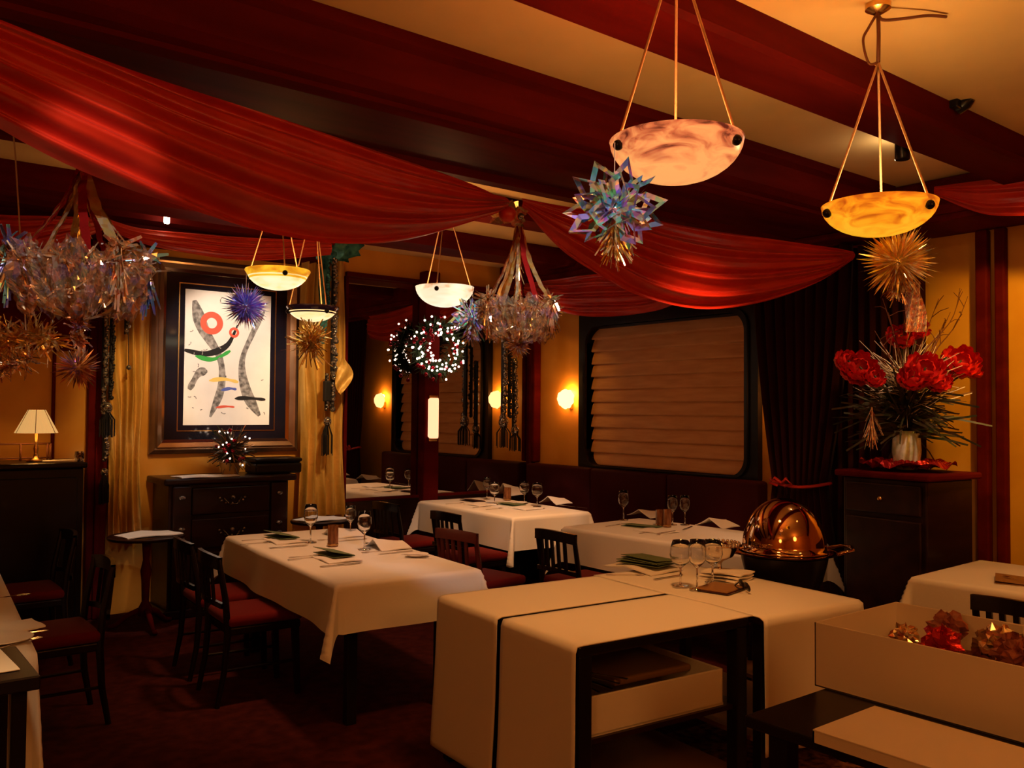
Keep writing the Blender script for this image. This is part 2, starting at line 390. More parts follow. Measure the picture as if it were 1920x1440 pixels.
hy, hz = (wy1-wy0)/2, (wz1-wz0)/2
b = MB()
ring(b, rrect(-hy-.07, hy+.07, -hz-.02, hz+.1, .02), rrect(-hy+.05, hy-.05, -hz+.01, hz-.03, .16), -.06, .1)
ring(b, rrect(-hy+.02, hy-.02, -hz-.0, hz-.0, .14), rrect(-hy+.05, hy-.05, -hz+.01, hz-.03, .16), -.085, .04)
b.build('window_frame', 'black', win, smooth=AS)
MB().box(.085, .1, -hy, hy, -hz, hz).build('window_pane', 'windowpane', win)
# soft pleated blind
bl = thing('roman_blind', 'tan pleated fabric blind drawn down inside the black framed window', 'blind', (XW, (wy0+wy1)/2, wz0))
H_ = 2*hz-.04
def blind(u, v):
    n = 11; k = (v*n) % 1 if v < 1 else 1
    y = lerp(-hy+.075, hy-.03, u) + .012*(1 if u > .5 else -1)*(2*abs(u-.5))**8*math.sin(PI*k)
    bulge = .05*(1-k)**.7*min(1, k*9) + .004*math.sin(u*7+int(v*n)*2)
    return V((.045-bulge, y, .012 + v*H_ - .016*(1-k)*min(1, k*9)))
MB().grid(blind, 40, 132).build('fabric', 'shade_cloth', bl, smooth=True)
MB().box(.0, .05, -hy+.06, hy-.06, H_-.01, H_+.02).build('head_rail', 'darkwood', bl)
# wall bench under the window
bq = thing('banquette', 'dark red leather wall bench running under the window behind the tables', 'bench', (5.72, 5.775, 0))
MB().box(-.33, .32, -1.475, 1.455, .0, .4, bev=.01).build('base', 'darkwood', bq)
for k in range(3):
    MB().box(-.37, .2, -1.475+k*.977+.005, -1.475+(k+1)*.977-.005, .4, .5, bev=.03, seg=3).build('seat_cushion', 'leather', bq, smooth=AS)
bk = MB()
for k in range(3):
    y0 = -1.475+k*.977
    bk.box(.18, .33, y0+.003, y0+.974, .5, 1.05, bev=.03, seg=3)
bk.build('backrest', 'leather', bq, smooth=AS)
# ================================================================ lamps
def bowl_lamp(name, label, u, v, d, rad, body, rim=None, top_v=None, depth_k=.4, knob_ang=0, apex=None, group='hanging alabaster bowl lamps', watts=9, colr=None):
    c = dp(u, v, d)                                   # centre of the rim
    t = thing(name, label, 'lamp', c, 0, group)
    n = 9; hgt = rad*depth_k*2
    prof = [(0,-hgt)] + [(rad*math.sin(PI/2*k/n)**.9, -hgt*math.cos(PI/2*k/n)**1.15) for k in range(1, n)] + [(rad,0),(rad*1.01,.006),(rad*.985,.006)]
    prof += [(rad*.96*math.sin(PI/2*k/n)**.9, -hgt*.95*math.cos(PI/2*k/n)**1.15+.004) for k in range(n-1, 0, -1)] + [(0,-hgt*.95)]
    MB().lathe(prof, 40).build('bowl', body, t, smooth=True)
    if rim:
        MB().lathe([(rad*.9,-hgt*.42),(rad*1.0,-hgt*.12),(rad*1.06,.004),(rad*1.05,.012),(rad*.98,-.004)], 40).build('rim_band', rim, t, smooth=True)
    az = apex if apex else ZC-c.z-.01
    for k in range(3):
        a = knob_ang + 2*PI*k/3
        p = V((rad*.97*math.cos(a), rad*.97*math.sin(a), -.012))
        e = V((0, 0, az))
        pts = [p + (e-p)*i/12 for i in range(13)]
        MB().tube(pts, .0045*max(1, rad/.2), 6).build('cord', 'cord', t, smooth=True)
        q = V((rad*.98*math.cos(a), rad*.98*math.sin(a), -.03))
        MB().ball(q, .017, 10, 7).build('knob', 'black', t, smooth=True)
    if az < ZC-c.z-.03:
        MB().tube([V((0,0,az)), V((.004,0,az+.1)), V((0,0,ZC-c.z))], .007, 6).build('drop_cord', 'twig', t, smooth=True)
    MB().lathe([(0,ZC-c.z-.001),(.045,ZC-c.z-.001),(.045,ZC-c.z-.02),(.02,ZC-c.z-.035),(0,ZC-c.z-.035)], 16).build('ceiling_hook', 'brass', t, smooth=AS)
    lamp('bulb_light', (0,0,-.02), watts, colr or (1,.46,.14), .05, t)
    return t
RNG = .208
L1 = bowl_lamp('bowl_pendant', 'large pinkish marbled bowl lamp hanging nearest, with rainbow star beside it', 1268, 268, 2.8, .21, 'bowl_pink', depth_k=.3, knob_ang=math.radians(-78), watts=7)
L2 = bowl_lamp('bowl_pendant', 'amber marbled bowl lamp hanging at the upper right above the flowers', 1648, 387, 3.2, .198, 'bowl_amber', depth_k=.27, knob_ang=math.radians(-94), apex=.53, watts=8.5, colr=(1,.8,.36))
L3 = bowl_lamp('bowl_pendant', 'cream bowl lamp with amber band hanging before the framed picture', 521, 510, 5.6, .192, 'bowl_pale', 'rim_amber', depth_k=.3, knob_ang=math.radians(-100), watts=6)
L4 = bowl_lamp('bowl_pendant', 'small pale bowl lamp with dark blue rim beside the gold fabric', 586, 578, 6.2, .17, 'bowl_pale', 'rim_blue', depth_k=.28, knob_ang=math.radians(-80), watts=4)
L5 = bowl_lamp('bowl_pendant', 'white bowl lamp hanging above the lit wreath', 834, 540, 6.2, .205, 'bowl_white', depth_k=.33, knob_ang=math.radians(-140), watts=6)
# loose cable at the ceiling hook of the amber lamp
c2 = L2.location
cab = [V((0,0,ZC-c2.z-.03)), V((.03,.0,ZC-c2.z-.05)), V((.1,-.04,ZC-c2.z-.04)), V((.19,-.09,ZC-c2.z-.02)), V((.27,-.12,ZC-c2.z-.012))]
MB().tube(smooth_poly(cab, 20), .006, 6).build('cable', 'twig', L2, smooth=True)
cab = [V((0,0,ZC-c2.z-.03)), V((-.03,.02,ZC-c2.z-.09)), V((-.05,.03,ZC-c2.z-.14)), V((-.03,.02,ZC-c2.z-.22)), V((0,0,.53))]
MB().tube(smooth_poly(cab, 20), .005, 6).build('cable', 'twig', L2, smooth=True)

# shell sconces on the window wall
def sconce(label, y, z):
    t = thing('shell_sconce', label, 'lamp', (XW, y, z), 0, 'shell sconces on the window wall')
    def f(u, v):
        a = 2*PI*u; r = v
        w_ = 1+.05*math.cos(a*9)*r*r
        return V((-.07-.075*math.sqrt(max(0, 1-r*r)), .115*r*math.cos(a)*w_*(1-.12*math.sin(-a)), .1*r*math.sin(a)*w_+.01))
    MB().grid(f, 72, 10, cu=True).build('shell', 'sconce_glass', t, smooth=True)
    MB().box(-.05, -.002, -.03, .03, -.09, .0, bev=.008).build('bracket', 'brass', t)
    lamp('sconce_light', (-.035, 0, .07), 5, (1,.44,.08), .025, t)
    return t
s0 = xp(1058, 750, XW-.1)
sconce('shell shaped wall lamp glowing between the mirror corner and the window', s0.y, s0.z)
s1 = xp(1441, 745, XW)
sconce('shell shaped wall lamp behind the tied curtain, seen only in the mirror', s1.y-.22, s0.z)
# tube lamp on the post
zz0, zz1 = yp(808,822,YM-.19).z, yp(808,746,YM-.19).z
tl = thing('tube_wall_lamp', 'tall glowing tube lamp on the slim post below the lit wreath', 'lamp', (px, YM-.14, (zz0+zz1)/2))
hh = (zz1-zz0)/2
MB().lathe([(0,-hh),(.048,-hh),(.052,-hh+.02),(.052,hh-.02),(.048,hh),(0,hh)], 20, Matrix.Translation((0,-.02,0))).build('tube', 'tube_glass', tl, smooth=AS)
MB().box(-.05, .05, -.03, 0, -hh-.03, hh+.03, bev=.01).build('back_plate', 'brass', tl)
# ceiling spotlights
s2 = pp(1692, 282, V((0,0,2.99)), V((0,0,1)))
sp = thing('ceiling_spotlight', 'black cylinder spotlight fixed to the ceiling beyond the amber bowl lamp', 'lamp', (s2.x, s2.y, ZC))
MB().lathe([(0,-.16),(.034,-.16),(.038,-.155),(.038,-.03),(.02,-.02),(.02,0),(0,0)], 20).build('housing', 'black', sp, smooth=AS)
lamp('spot_glow', (.1,.1,-.13), 1.6, (1,.75,.45), .03, sp)
s3 = yp(313, 402, 6.9)
sp = thing('ceiling_spotlight', 'tiny white spotlight peeking over the drape above the framed picture', 'lamp', s3)
MB().lathe([(0,-.07),(.018,-.07),(.022,-.06),(.022,.03),(.012,.04),(.012,ZC-s3.z),(0,ZC-s3.z)], 14).build('housing', 'spot_lens', sp, smooth=AS)
# clip light on the beam
s4 = yp(1812, 192, 1.93)
cl = thing('clip_light', 'small black clip light fixed on the beam at the upper right', 'lamp', s4)
MB().lathe([(0,-.05),(.03,-.05),(.034,.0),(.02,.03),(0,.03)], 14, Matrix.Rotation(1.1, 4, 'X')).build('head', 'black', cl, smooth=AS)
MB().tube([V((0,0,0)), V((.03,.02,.03)), V((.06,.05,.0)), V((.09,.06,.02))], .008, 6).build('arm', 'black', cl, smooth=True)
MB().box(-.07,.02,.01,.05,-.03,.01,bev=.005).build('clamp', 'black', cl)
# ---- ceiling spots of the room, plus added wall, ornament, linen and room fills
lamp('picture_spot', (2.35,5.3,3.02), 255, (1,.8,.62), .05, None, 'SPOT', yp(425,680,YM), 36, .6)
lamp('wall_fill', (1.75,5.5,3.0), 90, (1,.62,.22), .06, None, 'SPOT', (1.98,7.2,1.6), 29, .8)  # added spot, brightens the left gold fabric and wall
lamp('wall_fill', (3.3,5.5,3.0), 110, (1,.62,.24), .06, None, 'SPOT', (3.5,7.2,1.7), 42, .8)  # added spot, brightens the right gold fabric and wall
lamp('table_spot', (2.35,4.35,3.05), 115, (1,.48,.21), .1, None, 'SPOT', (2.5,4.85,.75), 60, .8)
lamp('table_spot', (2.65,2.42,3.05), 105, (1,.4,.1), .12, None, 'SPOT', (2.9,2.85,.75), 62, .8)
lamp('table_spot', (3.9,4.5,3.05), 300, (1,.48,.2), .1, None, 'SPOT', (4.75,6.0,.75), 40, .8)
lamp('table_spot', (3.7,2.75,2.95), 120, (1,.46,.18), .1, None, 'SPOT', (4.75,4.1,.75), 48, .8)
lamp('table_spot', (4.2,1.0,3.05), 80, (1,.42,.11), .1, None, 'SPOT', (4.6,1.8,.75), 50, .8)
lamp('table_spot', (.05,2.62,3.05), 170, (1,.62,.28), .1, None, 'SPOT', (.15,3.2,.75), 46, .8)
lamp('flower_spot', (4.5,1.7,3.0), 60, (1,.6,.35), .05, None, 'SPOT', (5.2,2.85,1.5), 40, .6)
lamp('wall_fill', (4.9,1.5,2.95), 115, (1,.54,.04), .06, None, 'SPOT', (6.07,2.5,1.7), 66, .8)  # added spot, brightens the orange wall at the right
lamp('foil_fill', (1.2,.3,3.03), 120, (1,.95,.95), .04, None, 'SPOT', dp(1152,392,2.62), 13, .4)  # narrow spots added to bring out the colours of the foil ornaments
lamp('foil_fill', (2.6,4.2,3.03), 110, (1,.9,.85), .04, None, 'SPOT', dp(886,596,6.1), 14, .4)
lamp('foil_fill', (.6,1.2,3.03), 130, (1,.85,.75), .04, None, 'SPOT', dp(150,490,3.06), 17, .5)
lamp('foil_fill', (3.2,.2,3.03), 60, (1,.8,.5), .04, None, 'SPOT', dp(1684,490,3.35), 13, .5)
lamp('foil_fill', (2.3,2.7,2.95), 110, (1,.85,.7), .04, None, 'SPOT', dp(972,570,4.86), 22, .5)
lamp('foil_fill', (2.2,4.15,3.0), 45, (.85,.85,1), .04, None, 'SPOT', dp(461,574,5.45), 16, .5)
lamp('linen_fill', (1.8,5.7,3.0), 75, (1,.75,.55), .04, None, 'SPOT', (1.9,6.7,.65), 18, .6)  # extra spots added to brighten the linen on the stands and chest
lamp('linen_fill', (3.2,5.7,3.0), 75, (1,.75,.55), .04, None, 'SPOT', (3.28,6.72,.65), 18, .6)
lamp('linen_fill', (2.3,5.9,3.0), 40, (1,.75,.55), .04, None, 'SPOT', (2.25,6.95,1.05), 16, .6)
lamp('sconce_wall_spot', (4.6,5.9,3.0), 20, (1,.42,.05), .05, None, 'SPOT', (6.07,6.8,1.6), 50, .8)  # ceiling spot aimed at the wall beside the sconce
lamp('room_fill', (-1.2,.4,2.45), 40, (1,.4,.09), .35)  # soft fill points added for the unseen part of the room
lamp('room_fill', (2.2,-1.3,2.45), 40, (1,.4,.09), .35)
wld = bpy.data.worlds.new('night'); scene.world = wld; wld.use_nodes = True
wld.node_tree.nodes['Background'].inputs[0].default_value = (.012,.006,.003,1)

# ================================================================ fabric swags
def swag(name, label, top, bot, mat_='red_satin', folds=6, depth=.03, belly=.08, nrm=None, ns=90, nt=54, cat='drape', group='red fabric swags under the beams', seed=0):
    T = smooth_poly(top, ns); Bm = smooth_poly(bot, ns)
    n = nrm.normalized()
    rs = random.Random(seed); ph = [rs.uniform(0, 6.28) for _ in range(6)]
    def f(u, v):
        i = min(int(round(u*ns)), ns)
        p = T[i].lerp(Bm[i], v)
        w_ = (Bm[i]-T[i]).length
        env = min(1, w_/.25)
        vv = v + .04*math.sin(u*5+ph[0]) + .025*math.sin(u*11+ph[1])
        d = math.sin(vv*folds*2*PI+ph[2]+u*1.5) + .45*math.sin(vv*folds*3.3*PI+ph[3]-u*2)
        return p + n*(belly*math.sin(PI*min(v,1))*env + depth*env*d*(.55+.45*math.sin(PI*u)) )
    o = MB().grid(f, ns, nt).build(name, mat_, None, smooth=True)
    return tag(o, label, cat, group)
ZD = 2.76
k0 = V((3.02,3.8,ZD)); e0 = V((.42,2.93,ZD)); n1 = (k0-e0).cross(V((0,0,1))).normalized()
if n1.dot(EYE-k0) < 0: n1 = -n1
top = [pp(u, v, k0, n1) for u, v in ((-260,-55),(-120,-8),(0,35),(190,108),(380,180),(640,263),(780,310),(900,352),(955,376))]
bot = [pp(u, v, k0, n1) for u, v in ((-260,70),(-120,165),(0,240),(140,312),(300,376),(470,432),(640,458),(790,444),(955,392))]
def reparam(P, n=14):
    return smooth_poly(P, n)
swag('ceiling_drape', 'broad dark red satin swag sweeping across the upper left', top, bot, folds=5, depth=.022, belly=.1, nrm=n1, seed=3, ns=140, nt=80)
e2 = V((5.35,3.2,ZD)); n2 = (e2-k0).cross(V((0,0,1))).normalized()
if n2.dot(EYE-k0) < 0: n2 = -n2
top = [pp(u, v, k0, n2) for u, v in ((978,372),(1060,388),(1160,402),(1260,420),(1380,440),(1480,455),(1560,466),(1600,472))]
bot = [pp(u, v, k0, n2) for u, v in ((978,388),(1050,468),(1130,522),(1215,560),(1320,580),(1430,566),(1530,530),(1600,486))]
swag('ceiling_drape', 'red satin swag sagging above the blind covered window', top, bot, folds=5, depth=.022, belly=.08, nrm=n2, seed=8, ns=120, nt=70)
nY = V((0,-1,0))
top = [yp(u, v, 6.93) for u, v in ((196,408),(267,428),(380,438),(477,446),(620,452))]
bot = [yp(u, v, 6.93) for u, v in ((196,428),(270,457),(350,474),(475,489),(620,478))]
swag('ceiling_drape', 'narrow red satin swag above the framed picture', top, bot, folds=4, depth=.014, belly=.05, nrm=nY, seed=5)
top = [yp(u, v, 6.93) for u, v in ((-90,392),(0,402),(100,405),(196,408))]
bot = [yp(u, v, 6.93) for u, v in ((-90,455),(0,490),(100,470),(196,430))]
swag('ceiling_drape', 'red satin swag above the sideboard lamp, behind the tinsel chandelier', top, bot, folds=4, depth=.014, belly=.05, nrm=nY, seed=6)
XD = 5.5
top = [xp(u, v, XD) for u, v in ((1290,497),(1200,508),(1112,515),(1050,523),(985,531))]
bot = [xp(u, v, XD) for u, v in ((1290,560),(1225,583),(1137,594),(1062,587),(985,556))]
swag('ceiling_drape', 'red satin swag at the header beside the mirror, half behind another swag', top, bot, folds=5, depth=.018, belly=.04, nrm=V((-1,0,0)), seed=9)
top = [xp(u, v, XD) for u, v in ((1752,350),(1840,338),(1930,330),(2060,318),(2400,285),(2900,235))]
bot = [xp(u, v, XD) for u, v in ((1752,366),(1840,400),(1930,405),(2060,402),(2400,360),(2900,245))]
swag('ceiling_drape', 'red satin swag along the header at the far right edge', top, bot, folds=3, depth=.016, belly=.03, nrm=V((-1,0,0)), seed=11)

# ================================================================ curtain by the window
def curtain(label, y0, y1, x, z1, pull=None, seed=1, mat_='darkvelvet'):
    rs = random.Random(seed); ph = rs.uniform(0,6)
    def f(u, v):
        z = lerp(z1, .02, v)
        w0, w1 = y0, y1
        if pull:
            (py, pz, pw) = pull
            tz = (z1-z)/(z1-pz)
            k = min(tz, 1)**1.7 if z > pz else max(0, 1-(pz-z)*.9)**.7
            w0 = lerp(y0, py-pw, k); w1 = lerp(y1, py+pw, k)
        y = lerp(w0, w1, u)
        amp = .035*(.5+.5*min(1, abs(w1-w0)/.5))
        return V((x + amp*math.sin(u*2*PI*9+ph+.4*math.sin(v*3)) + .01*math.sin(u*50), y, z))
    t = MB().grid(f, 140, 40).build('window_curtain', mat_, None, smooth=True)
    return t
cx = 5.72
ys, ye = xp(1600,560,cx).y, xp(1415,560,cx).y
tp = xp(1475,905,cx)
o = curtain('', ys, ye, cx, 2.8, (xp(1500,905,cx).y, tp.z, .22), 2)
tag(o, 'dark burgundy velvet curtain gathered by a tie beside the window', 'curtain')
tb = thing('curtain_tieback', 'thin red cord with a bow tying back the dark curtain', 'tieback', (cx, xp(1500,905,cx).y, tp.z))
MB().tube([V((.07*math.cos(a)-.0, .25*math.sin(a), -.02*math.cos(2*a))) for a in [2*PI*k/24 for k in range(24)]], .012, 6, closed=True).build('cord', 'red_satin', tb, smooth=True)
for sgn in (1,-1):
    MB().tube([V((-.08, .1, 0)), V((-.1, .1+.05*sgn, .04)), V((-.1, .1+.09*sgn, .0)), V((-.09,.1+.03*sgn,-.02))], .012, 6).build('bow_loop', 'red_satin', tb, smooth=True)
o = curtain('', xp(1728,560,cx+.12).y, xp(1545,560,cx+.12).y, cx+.14, 2.8, None, 4)
tag(o, 'dark velvet curtain hanging straight behind the flower arrangement', 'curtain')
# ================================================================ chairs
def chair_proto(name, wood, label, group):
    t = thing(name, label, 'chair', (0,0,0), 0, group)
    b = MB().box(-.21, .22, -.21, .21, .44, .505, bev=.028, seg=3); b.build('seat', 'seat', t, smooth=AS)
    MB().box(-.2, .205, -.195, .195, .395, .44, bev=.008).build('seat_frame', wood, t)
    for sx, sy in ((1,1),(1,-1)):
        x, y = .18*sx, .17*sy
        MB().hexa([(x-.013+.02,y-.013,0),(x+.013+.02,y-.013,0),(x+.013+.02,y+.013,0),(x-.013+.02,y+.013,0)],
                  [(x-.018,y-.018,.4),(x+.018,y-.018,.4),(x+.018,y+.018,.4),(x-.018,y+.018,.4)]).build('leg', wood, t)
    for sy in (1,-1):
        y = .185*sy
        MB().tube([V((-.25,y,0)), V((-.215,y,.2)), V((-.2,y,.42)), V((-.215,y,.6)), V((-.255,y,.83))], [.014,.017,.02,.018,.015], 8).build('leg', wood, t, smooth=AS)
    def rail(z0, z1, th):
        def f(u, v):
            y = lerp(-.2, .2, u); q = v*4
            x = -.235 - .03*(1-(2*u-1)**2) - (z0-.6)*.1
            c = [(0,z0),(th,z0),(th,z1),(0,z1)][int(q) % 4]
            return V((x+c[0]-.012, y, c[1]+.012*(1-(2*u-1)**2)))
        return MB().grid(f, 12, 4, cv=True)
    rail(.775, .845, .024).build('top_rail', wood, t, smooth=AS)
    rail(.555, .585, .02).build('lower_rail', wood, t, smooth=AS)
    for k in range(5):
        y = -.115+.0575*k; c = .03*(1-(y/.2)**2)
        MB().hexa([(-.248-c+.006,y-.012,.57),(-.234-c+.006,y-.012,.57),(-.234-c+.006,y+.012,.57),(-.248-c+.006,y+.012,.57)],
                  [(-.262-c,y-.012,.79),(-.248-c,y-.012,.79),(-.248-c,y+.012,.79),(-.262-c,y+.012,.79)]).build('slat', wood, t)
    for sy in (1,-1):
        MB().tube([V((-.212,.18*sy,.2)), V((.19,.17*sy,.2))], .009, 6).build('stretcher', wood, t)
    return t
GC = 'slat-back chairs with red seats'
first = chair_proto('dining_chair', 'chair', 'black slat-back chair at the long near table, closest to the camera on its aisle side', GC)
first.scale = (1,1,.95); first.location = (1.98, 4.86, 0); first.rotation_euler = (0, 0, math.radians(-4))
for x, y, r, lab in (
    (2.02, 5.42, -4, 'black slat-back chair at the long near table, further along its aisle side by the chest'),
    (4.12, 5.72, 0, 'black slat-back chair pushed against the white side of the far mirror table'),
    (4.1, 6.62, 3, 'black slat-back chair at the mirror end of the far table'),
    (4.12, 4.42, 0, 'black slat-back chair in front of the middle table under the blind'),
    (.95, 4.98, 180, 'black chair with red seat at the table cut off by the left edge, nearer one'),
    (1.03, 6.2, 180, 'black chair with red seat at the left edge, further one before the sideboard'),
    (4.3, 1.62, 0, 'black slat-back chair at the right edge table, behind the white carton')):
    dup(first, (x, y, 0), math.radians(r), lab)
rc = chair_proto('dining_chair', 'redchair', 'reddish slat-back chair standing between the near table and the far mirror table', GC)
rc.scale = (1,1,.95); rc.location = (3.6, 4.86, 0); rc.rotation_euler = (0, 0, math.radians(8))

# ================================================================ tables and linen
def table_and_cloth(cx, cy, w, l, rot, drop, tlabel, clabel, seed, top=.745):
    t = thing('dining_table', tlabel, 'table', (cx, cy, 0), rot)
    MB().box(-w/2+.01, w/2-.01, -l/2+.01, l/2-.01, top-.035, top-.002, bev=.006).build('tabletop', 'darkwood', t)
    for sx in (1,-1):
        for sy in (1,-1):
            x, y = sx*(w/2-.14), sy*(l/2-.16)
            MB().box(x-.028, x+.028, y-.028, y+.028, 0, top-.035, bev=.006).build('leg', 'black', t)
    rs = random.Random(seed); ph = [rs.uniform(0,6.28) for _ in range(8)]; fl_ = min(1, (.27/drop)**.8)
    W, Lh = w/2, l/2; nu, nv = 72, 96
    def f(u, v):
        s = lerp(-W-drop, W+drop, u); q = lerp(-Lh-drop, Lh+drop, v)
        dx = max(abs(s)-W, 0); dy = max(abs(q)-Lh, 0); sx = 1 if s > 0 else -1; sy = 1 if q > 0 else -1
        d = math.hypot(dx, dy)
        x = max(-W, min(W, s)); y = max(-Lh, min(Lh, q))
        z = top+.004
        if d > 0:
            r = .018; a = min(d/r, PI/2)
            hang = max(d-r*PI/2, 0)
            out = r*math.sin(a); z -= r*(1-math.cos(a)) + hang*.99
            if dx > 0 and dy > 0:
                k = min(dx, dy)/max(d, 1e-6)
                out2 = .55*min(dx, dy)*fl_**2
                x += sx*(out*dx/d + out2*(.8 if dx > dy else .5)); y += sy*(out*dy/d + out2*(.8 if dy > dx else .5))
            elif dx > 0:
                x += sx*(out + fl_*hang*(.05+.05*math.sin(q*5.3+ph[0])+.03*math.sin(q*11+ph[1])))
            else:
                y += sy*(out + fl_*hang*(.05+.05*math.sin(s*6.1+ph[2])+.03*math.sin(s*12+ph[3])))
        else:
            z += .0012*math.sin(s*9+ph[4])*math.sin(q*8+ph[5])
        return V((x, y, z))
    o = MB().grid(f, nu, nv).build('tablecloth', 'cloth', None, smooth=True, loc=(cx, cy, 0), rotz=rot)
    tag(o, clabel, 'tablecloth', 'white tablecloths on the dining tables')
    return (cx, cy, rot, top+.006)
R5 = math.radians(-5)
TA = table_and_cloth(2.50, 4.83, .80, 1.90, R5, .255, 'long dark dining table under white linen beside the chest', 'white tablecloth with a long hanging corner on the long near table', 1)
TB = table_and_cloth(4.82, 6.26, .78, 1.5, R5*.6, .28, 'dark dining table under white linen in the far mirror corner', 'white tablecloth on the far table in the mirror corner', 2)
TC = table_and_cloth(4.82, 4.1, .84, 1.6, math.radians(3), .27, 'dark dining table under white linen below the blind', 'white tablecloth on the middle table below the blind, behind the dome trolley', 3)
TD = table_and_cloth(.18, 4.68, 1.05, 2.4, math.radians(-4.5), .7, 'dining table under white linen cut off by the left edge', 'long white tablecloth reaching down on the table cut off by the left edge', 4)
TE = table_and_cloth(4.97, 1.72, .84, 1.25, math.radians(2), .27, 'dining table under white linen at the right edge', 'white tablecloth on the table at the right edge, behind the carton', 5)
ZT = .751

# ---------------------------------------------------------------- table ware
def glass_proto(kind='wine'):
    if kind == 'wine':
        prof = [(0,0),(.034,0),(.034,.002),(.006,.006),(.004,.012),(.004,.085),(.012,.095),(.03,.112),(.039,.14),(.037,.175),(.031,.21),(.0298,.21),(.0355,.175),(.0375,.14),(.029,.114),(.01,.1),(0,.0985)]
    else:
        prof = [(0,0),(.036,0),(.036,.002),(.006,.006),(.0045,.012),(.0045,.075),(.014,.086),(.038,.105),(.048,.135),(.045,.17),(.036,.2),(.0348,.2),(.0435,.17),(.0465,.135),(.037,.107),(.012,.09),(0,.088)]
    return MB().lathe(prof, 24)
GG = 'wine glasses standing on the laid tables'
gm = {}
def wineglass(p, label, kind='wine', s=1.0):
    if kind not in gm:
        o = glass_proto(kind).build('wine_glass', 'glass', None, smooth=True); gm[kind] = o
    else:
        o = gm[kind].copy(); COL.objects.link(o)
    o.location = p; o.scale = (s, s, s); tag(o, label, 'glass', GG); return o
for u, v, lab, k, z, s in (
    (582,1017,'tall stemmed glass on the long near table, before the white stand','wine',ZT,1.15),
    (683,1030,'stemmed glass on the long near table, beside the candle holder','wine',ZT,1.1),
    (657,1004,'stemmed glass at the far end of the long near table','wine',ZT,.95),
    (913,936,'stemmed glass on the far mirror table, leftmost of the four','wine',ZT,1.0),
    (927,946,'stemmed glass on the far mirror table, second from its left','big',ZT,1.0),
    (983,944,'stemmed glass on the far mirror table, right of the candle jar','big',ZT,1.0),
    (1007,950,'stemmed glass on the far mirror table, rightmost of the four','big',ZT,1.05),
    (1169,975,'stemmed glass at the left end of the middle table, before the bench','wine',ZT,1.1),
    (1261,984,'stemmed glass on the middle table, next to the candle jars','wine',ZT,1.05),
    (1284,984,'stemmed glass on the middle table, right beside another glass','wine',ZT,1.05),
    (1276,1098,'large clear wine glass on the service table, left of three','big',ZT,1.1),
    (1307,1104,'tall clear wine glass on the service table, middle of three','wine',ZT,1.12),
    (1336,1092,'clear wine glass on the service table, right of three','big',ZT,1.05)):
    wineglass(zp(u, v, z+.001), lab, k, s)
# folded menu cards
def menu(p, rz, label, w=.2, h=.13, m='green', lift=.012):
    t = thing('menu_card', label, 'menu', p, rz, 'menu cards on the tables')
    MB().hexa([(-w/2,-h/2,.0),(w/2,-h/2,0),(w/2,h/2,0),(-w/2,h/2,0)],[(-w/2,-h/2,.003),(w/2,-h/2,.003),(w/2,h/2,.003),(-w/2,h/2,.003)]).build('back_cover', m, t)
    MB().hexa([(-w/2,-h/2+.004,.0035),(w/2,-h/2+.004,.0035),(w/2,h/2,lift+.002),(-w/2,h/2,lift+.002)],[(-w/2,-h/2+.004,.0065),(w/2,-h/2+.004,.0065),(w/2,h/2,lift+.005),(-w/2,h/2,lift+.005)]).build('front_cover', m, t)
    return t
def napkin(p, rz, label, w=.3, d=.2, tent=.0, kind='folded_napkin'):
    def f(u, v):
        x, y = (u-.5)*w, (v-.5)*d
        z = .006 + tent*(1-abs(2*u-1))**1.2*(.6+.4*v) + .003*math.sin(u*7+v*5)
        return V((x, y, z))
    b = MB().grid(f, 14, 10)
    def g(u, v):
        q = f(u, v); return V((q.x, q.y, q.z-.006))
    b.grid(g, 14, 10)
    e = [(u/14, 0) for u in range(15)] + [(1, v/10) for v in range(1, 11)] + [(1-u/14, 1) for u in range(1, 15)] + [(0, 1-v/10) for v in range(1, 11)]
    for (a, c) in zip(e, e[1:]): b.quad(f(*a), f(*c), g(*c), g(*a))
    o = b.build(kind, 'napkin', None, smooth=AS, loc=p, rotz=rz)
    return tag(o, label, 'napkin', 'folded white napkins laid at the settings')
cut = {}
def cutlery(kind, p, rz, label, s=1.0):
    if kind not in cut:
        b = MB()
        if kind == 'fork':
            b.prism([(-.1,-.006),(-.02,-.003),(.05,-.003),(.06,-.011),(.1,-.011),(.1,-.007),(.075,-.007),(.075,-.002),(.1,-.002),(.1,.002),(.075,.002),(.075,.007),(.1,.007),(.1,.011),(.06,.011),(.05,.003),(-.02,.003),(-.1,.006)], 0, .0025)
        elif kind == 'spoon':
            b.prism([(-.1,-.006),(-.02,-.003),(.05,-.003),(.062,-.014),(.082,-.018),(.1,-.012),(.106,0),(.1,.012),(.082,.018),(.062,.014),(.05,.003),(-.02,.003),(-.1,.006)], 0, .003)
        else:
            b.prism([(-.115,-.008),(-.03,-.006),(-.02,-.009),(.09,-.01),(.115,.006),(.1,.009),(-.03,.006),(-.115,.008)], 0, .0025)
        cut[kind] = o = b.build('table_'+kind, 'silver')
    else:
        o = cut[kind].copy(); COL.objects.link(o)
    o.location = p; o.rotation_euler = (0,0,rz); o.scale = (s,s,s); return tag(o, label, kind, 'cutlery on the laid tables')
def dirn(p0, p1):
    a, b = zp(*p0, ZT), zp(*p1, ZT); return math.atan2((b-a).y, (b-a).x)
Z1 = ZT+.001
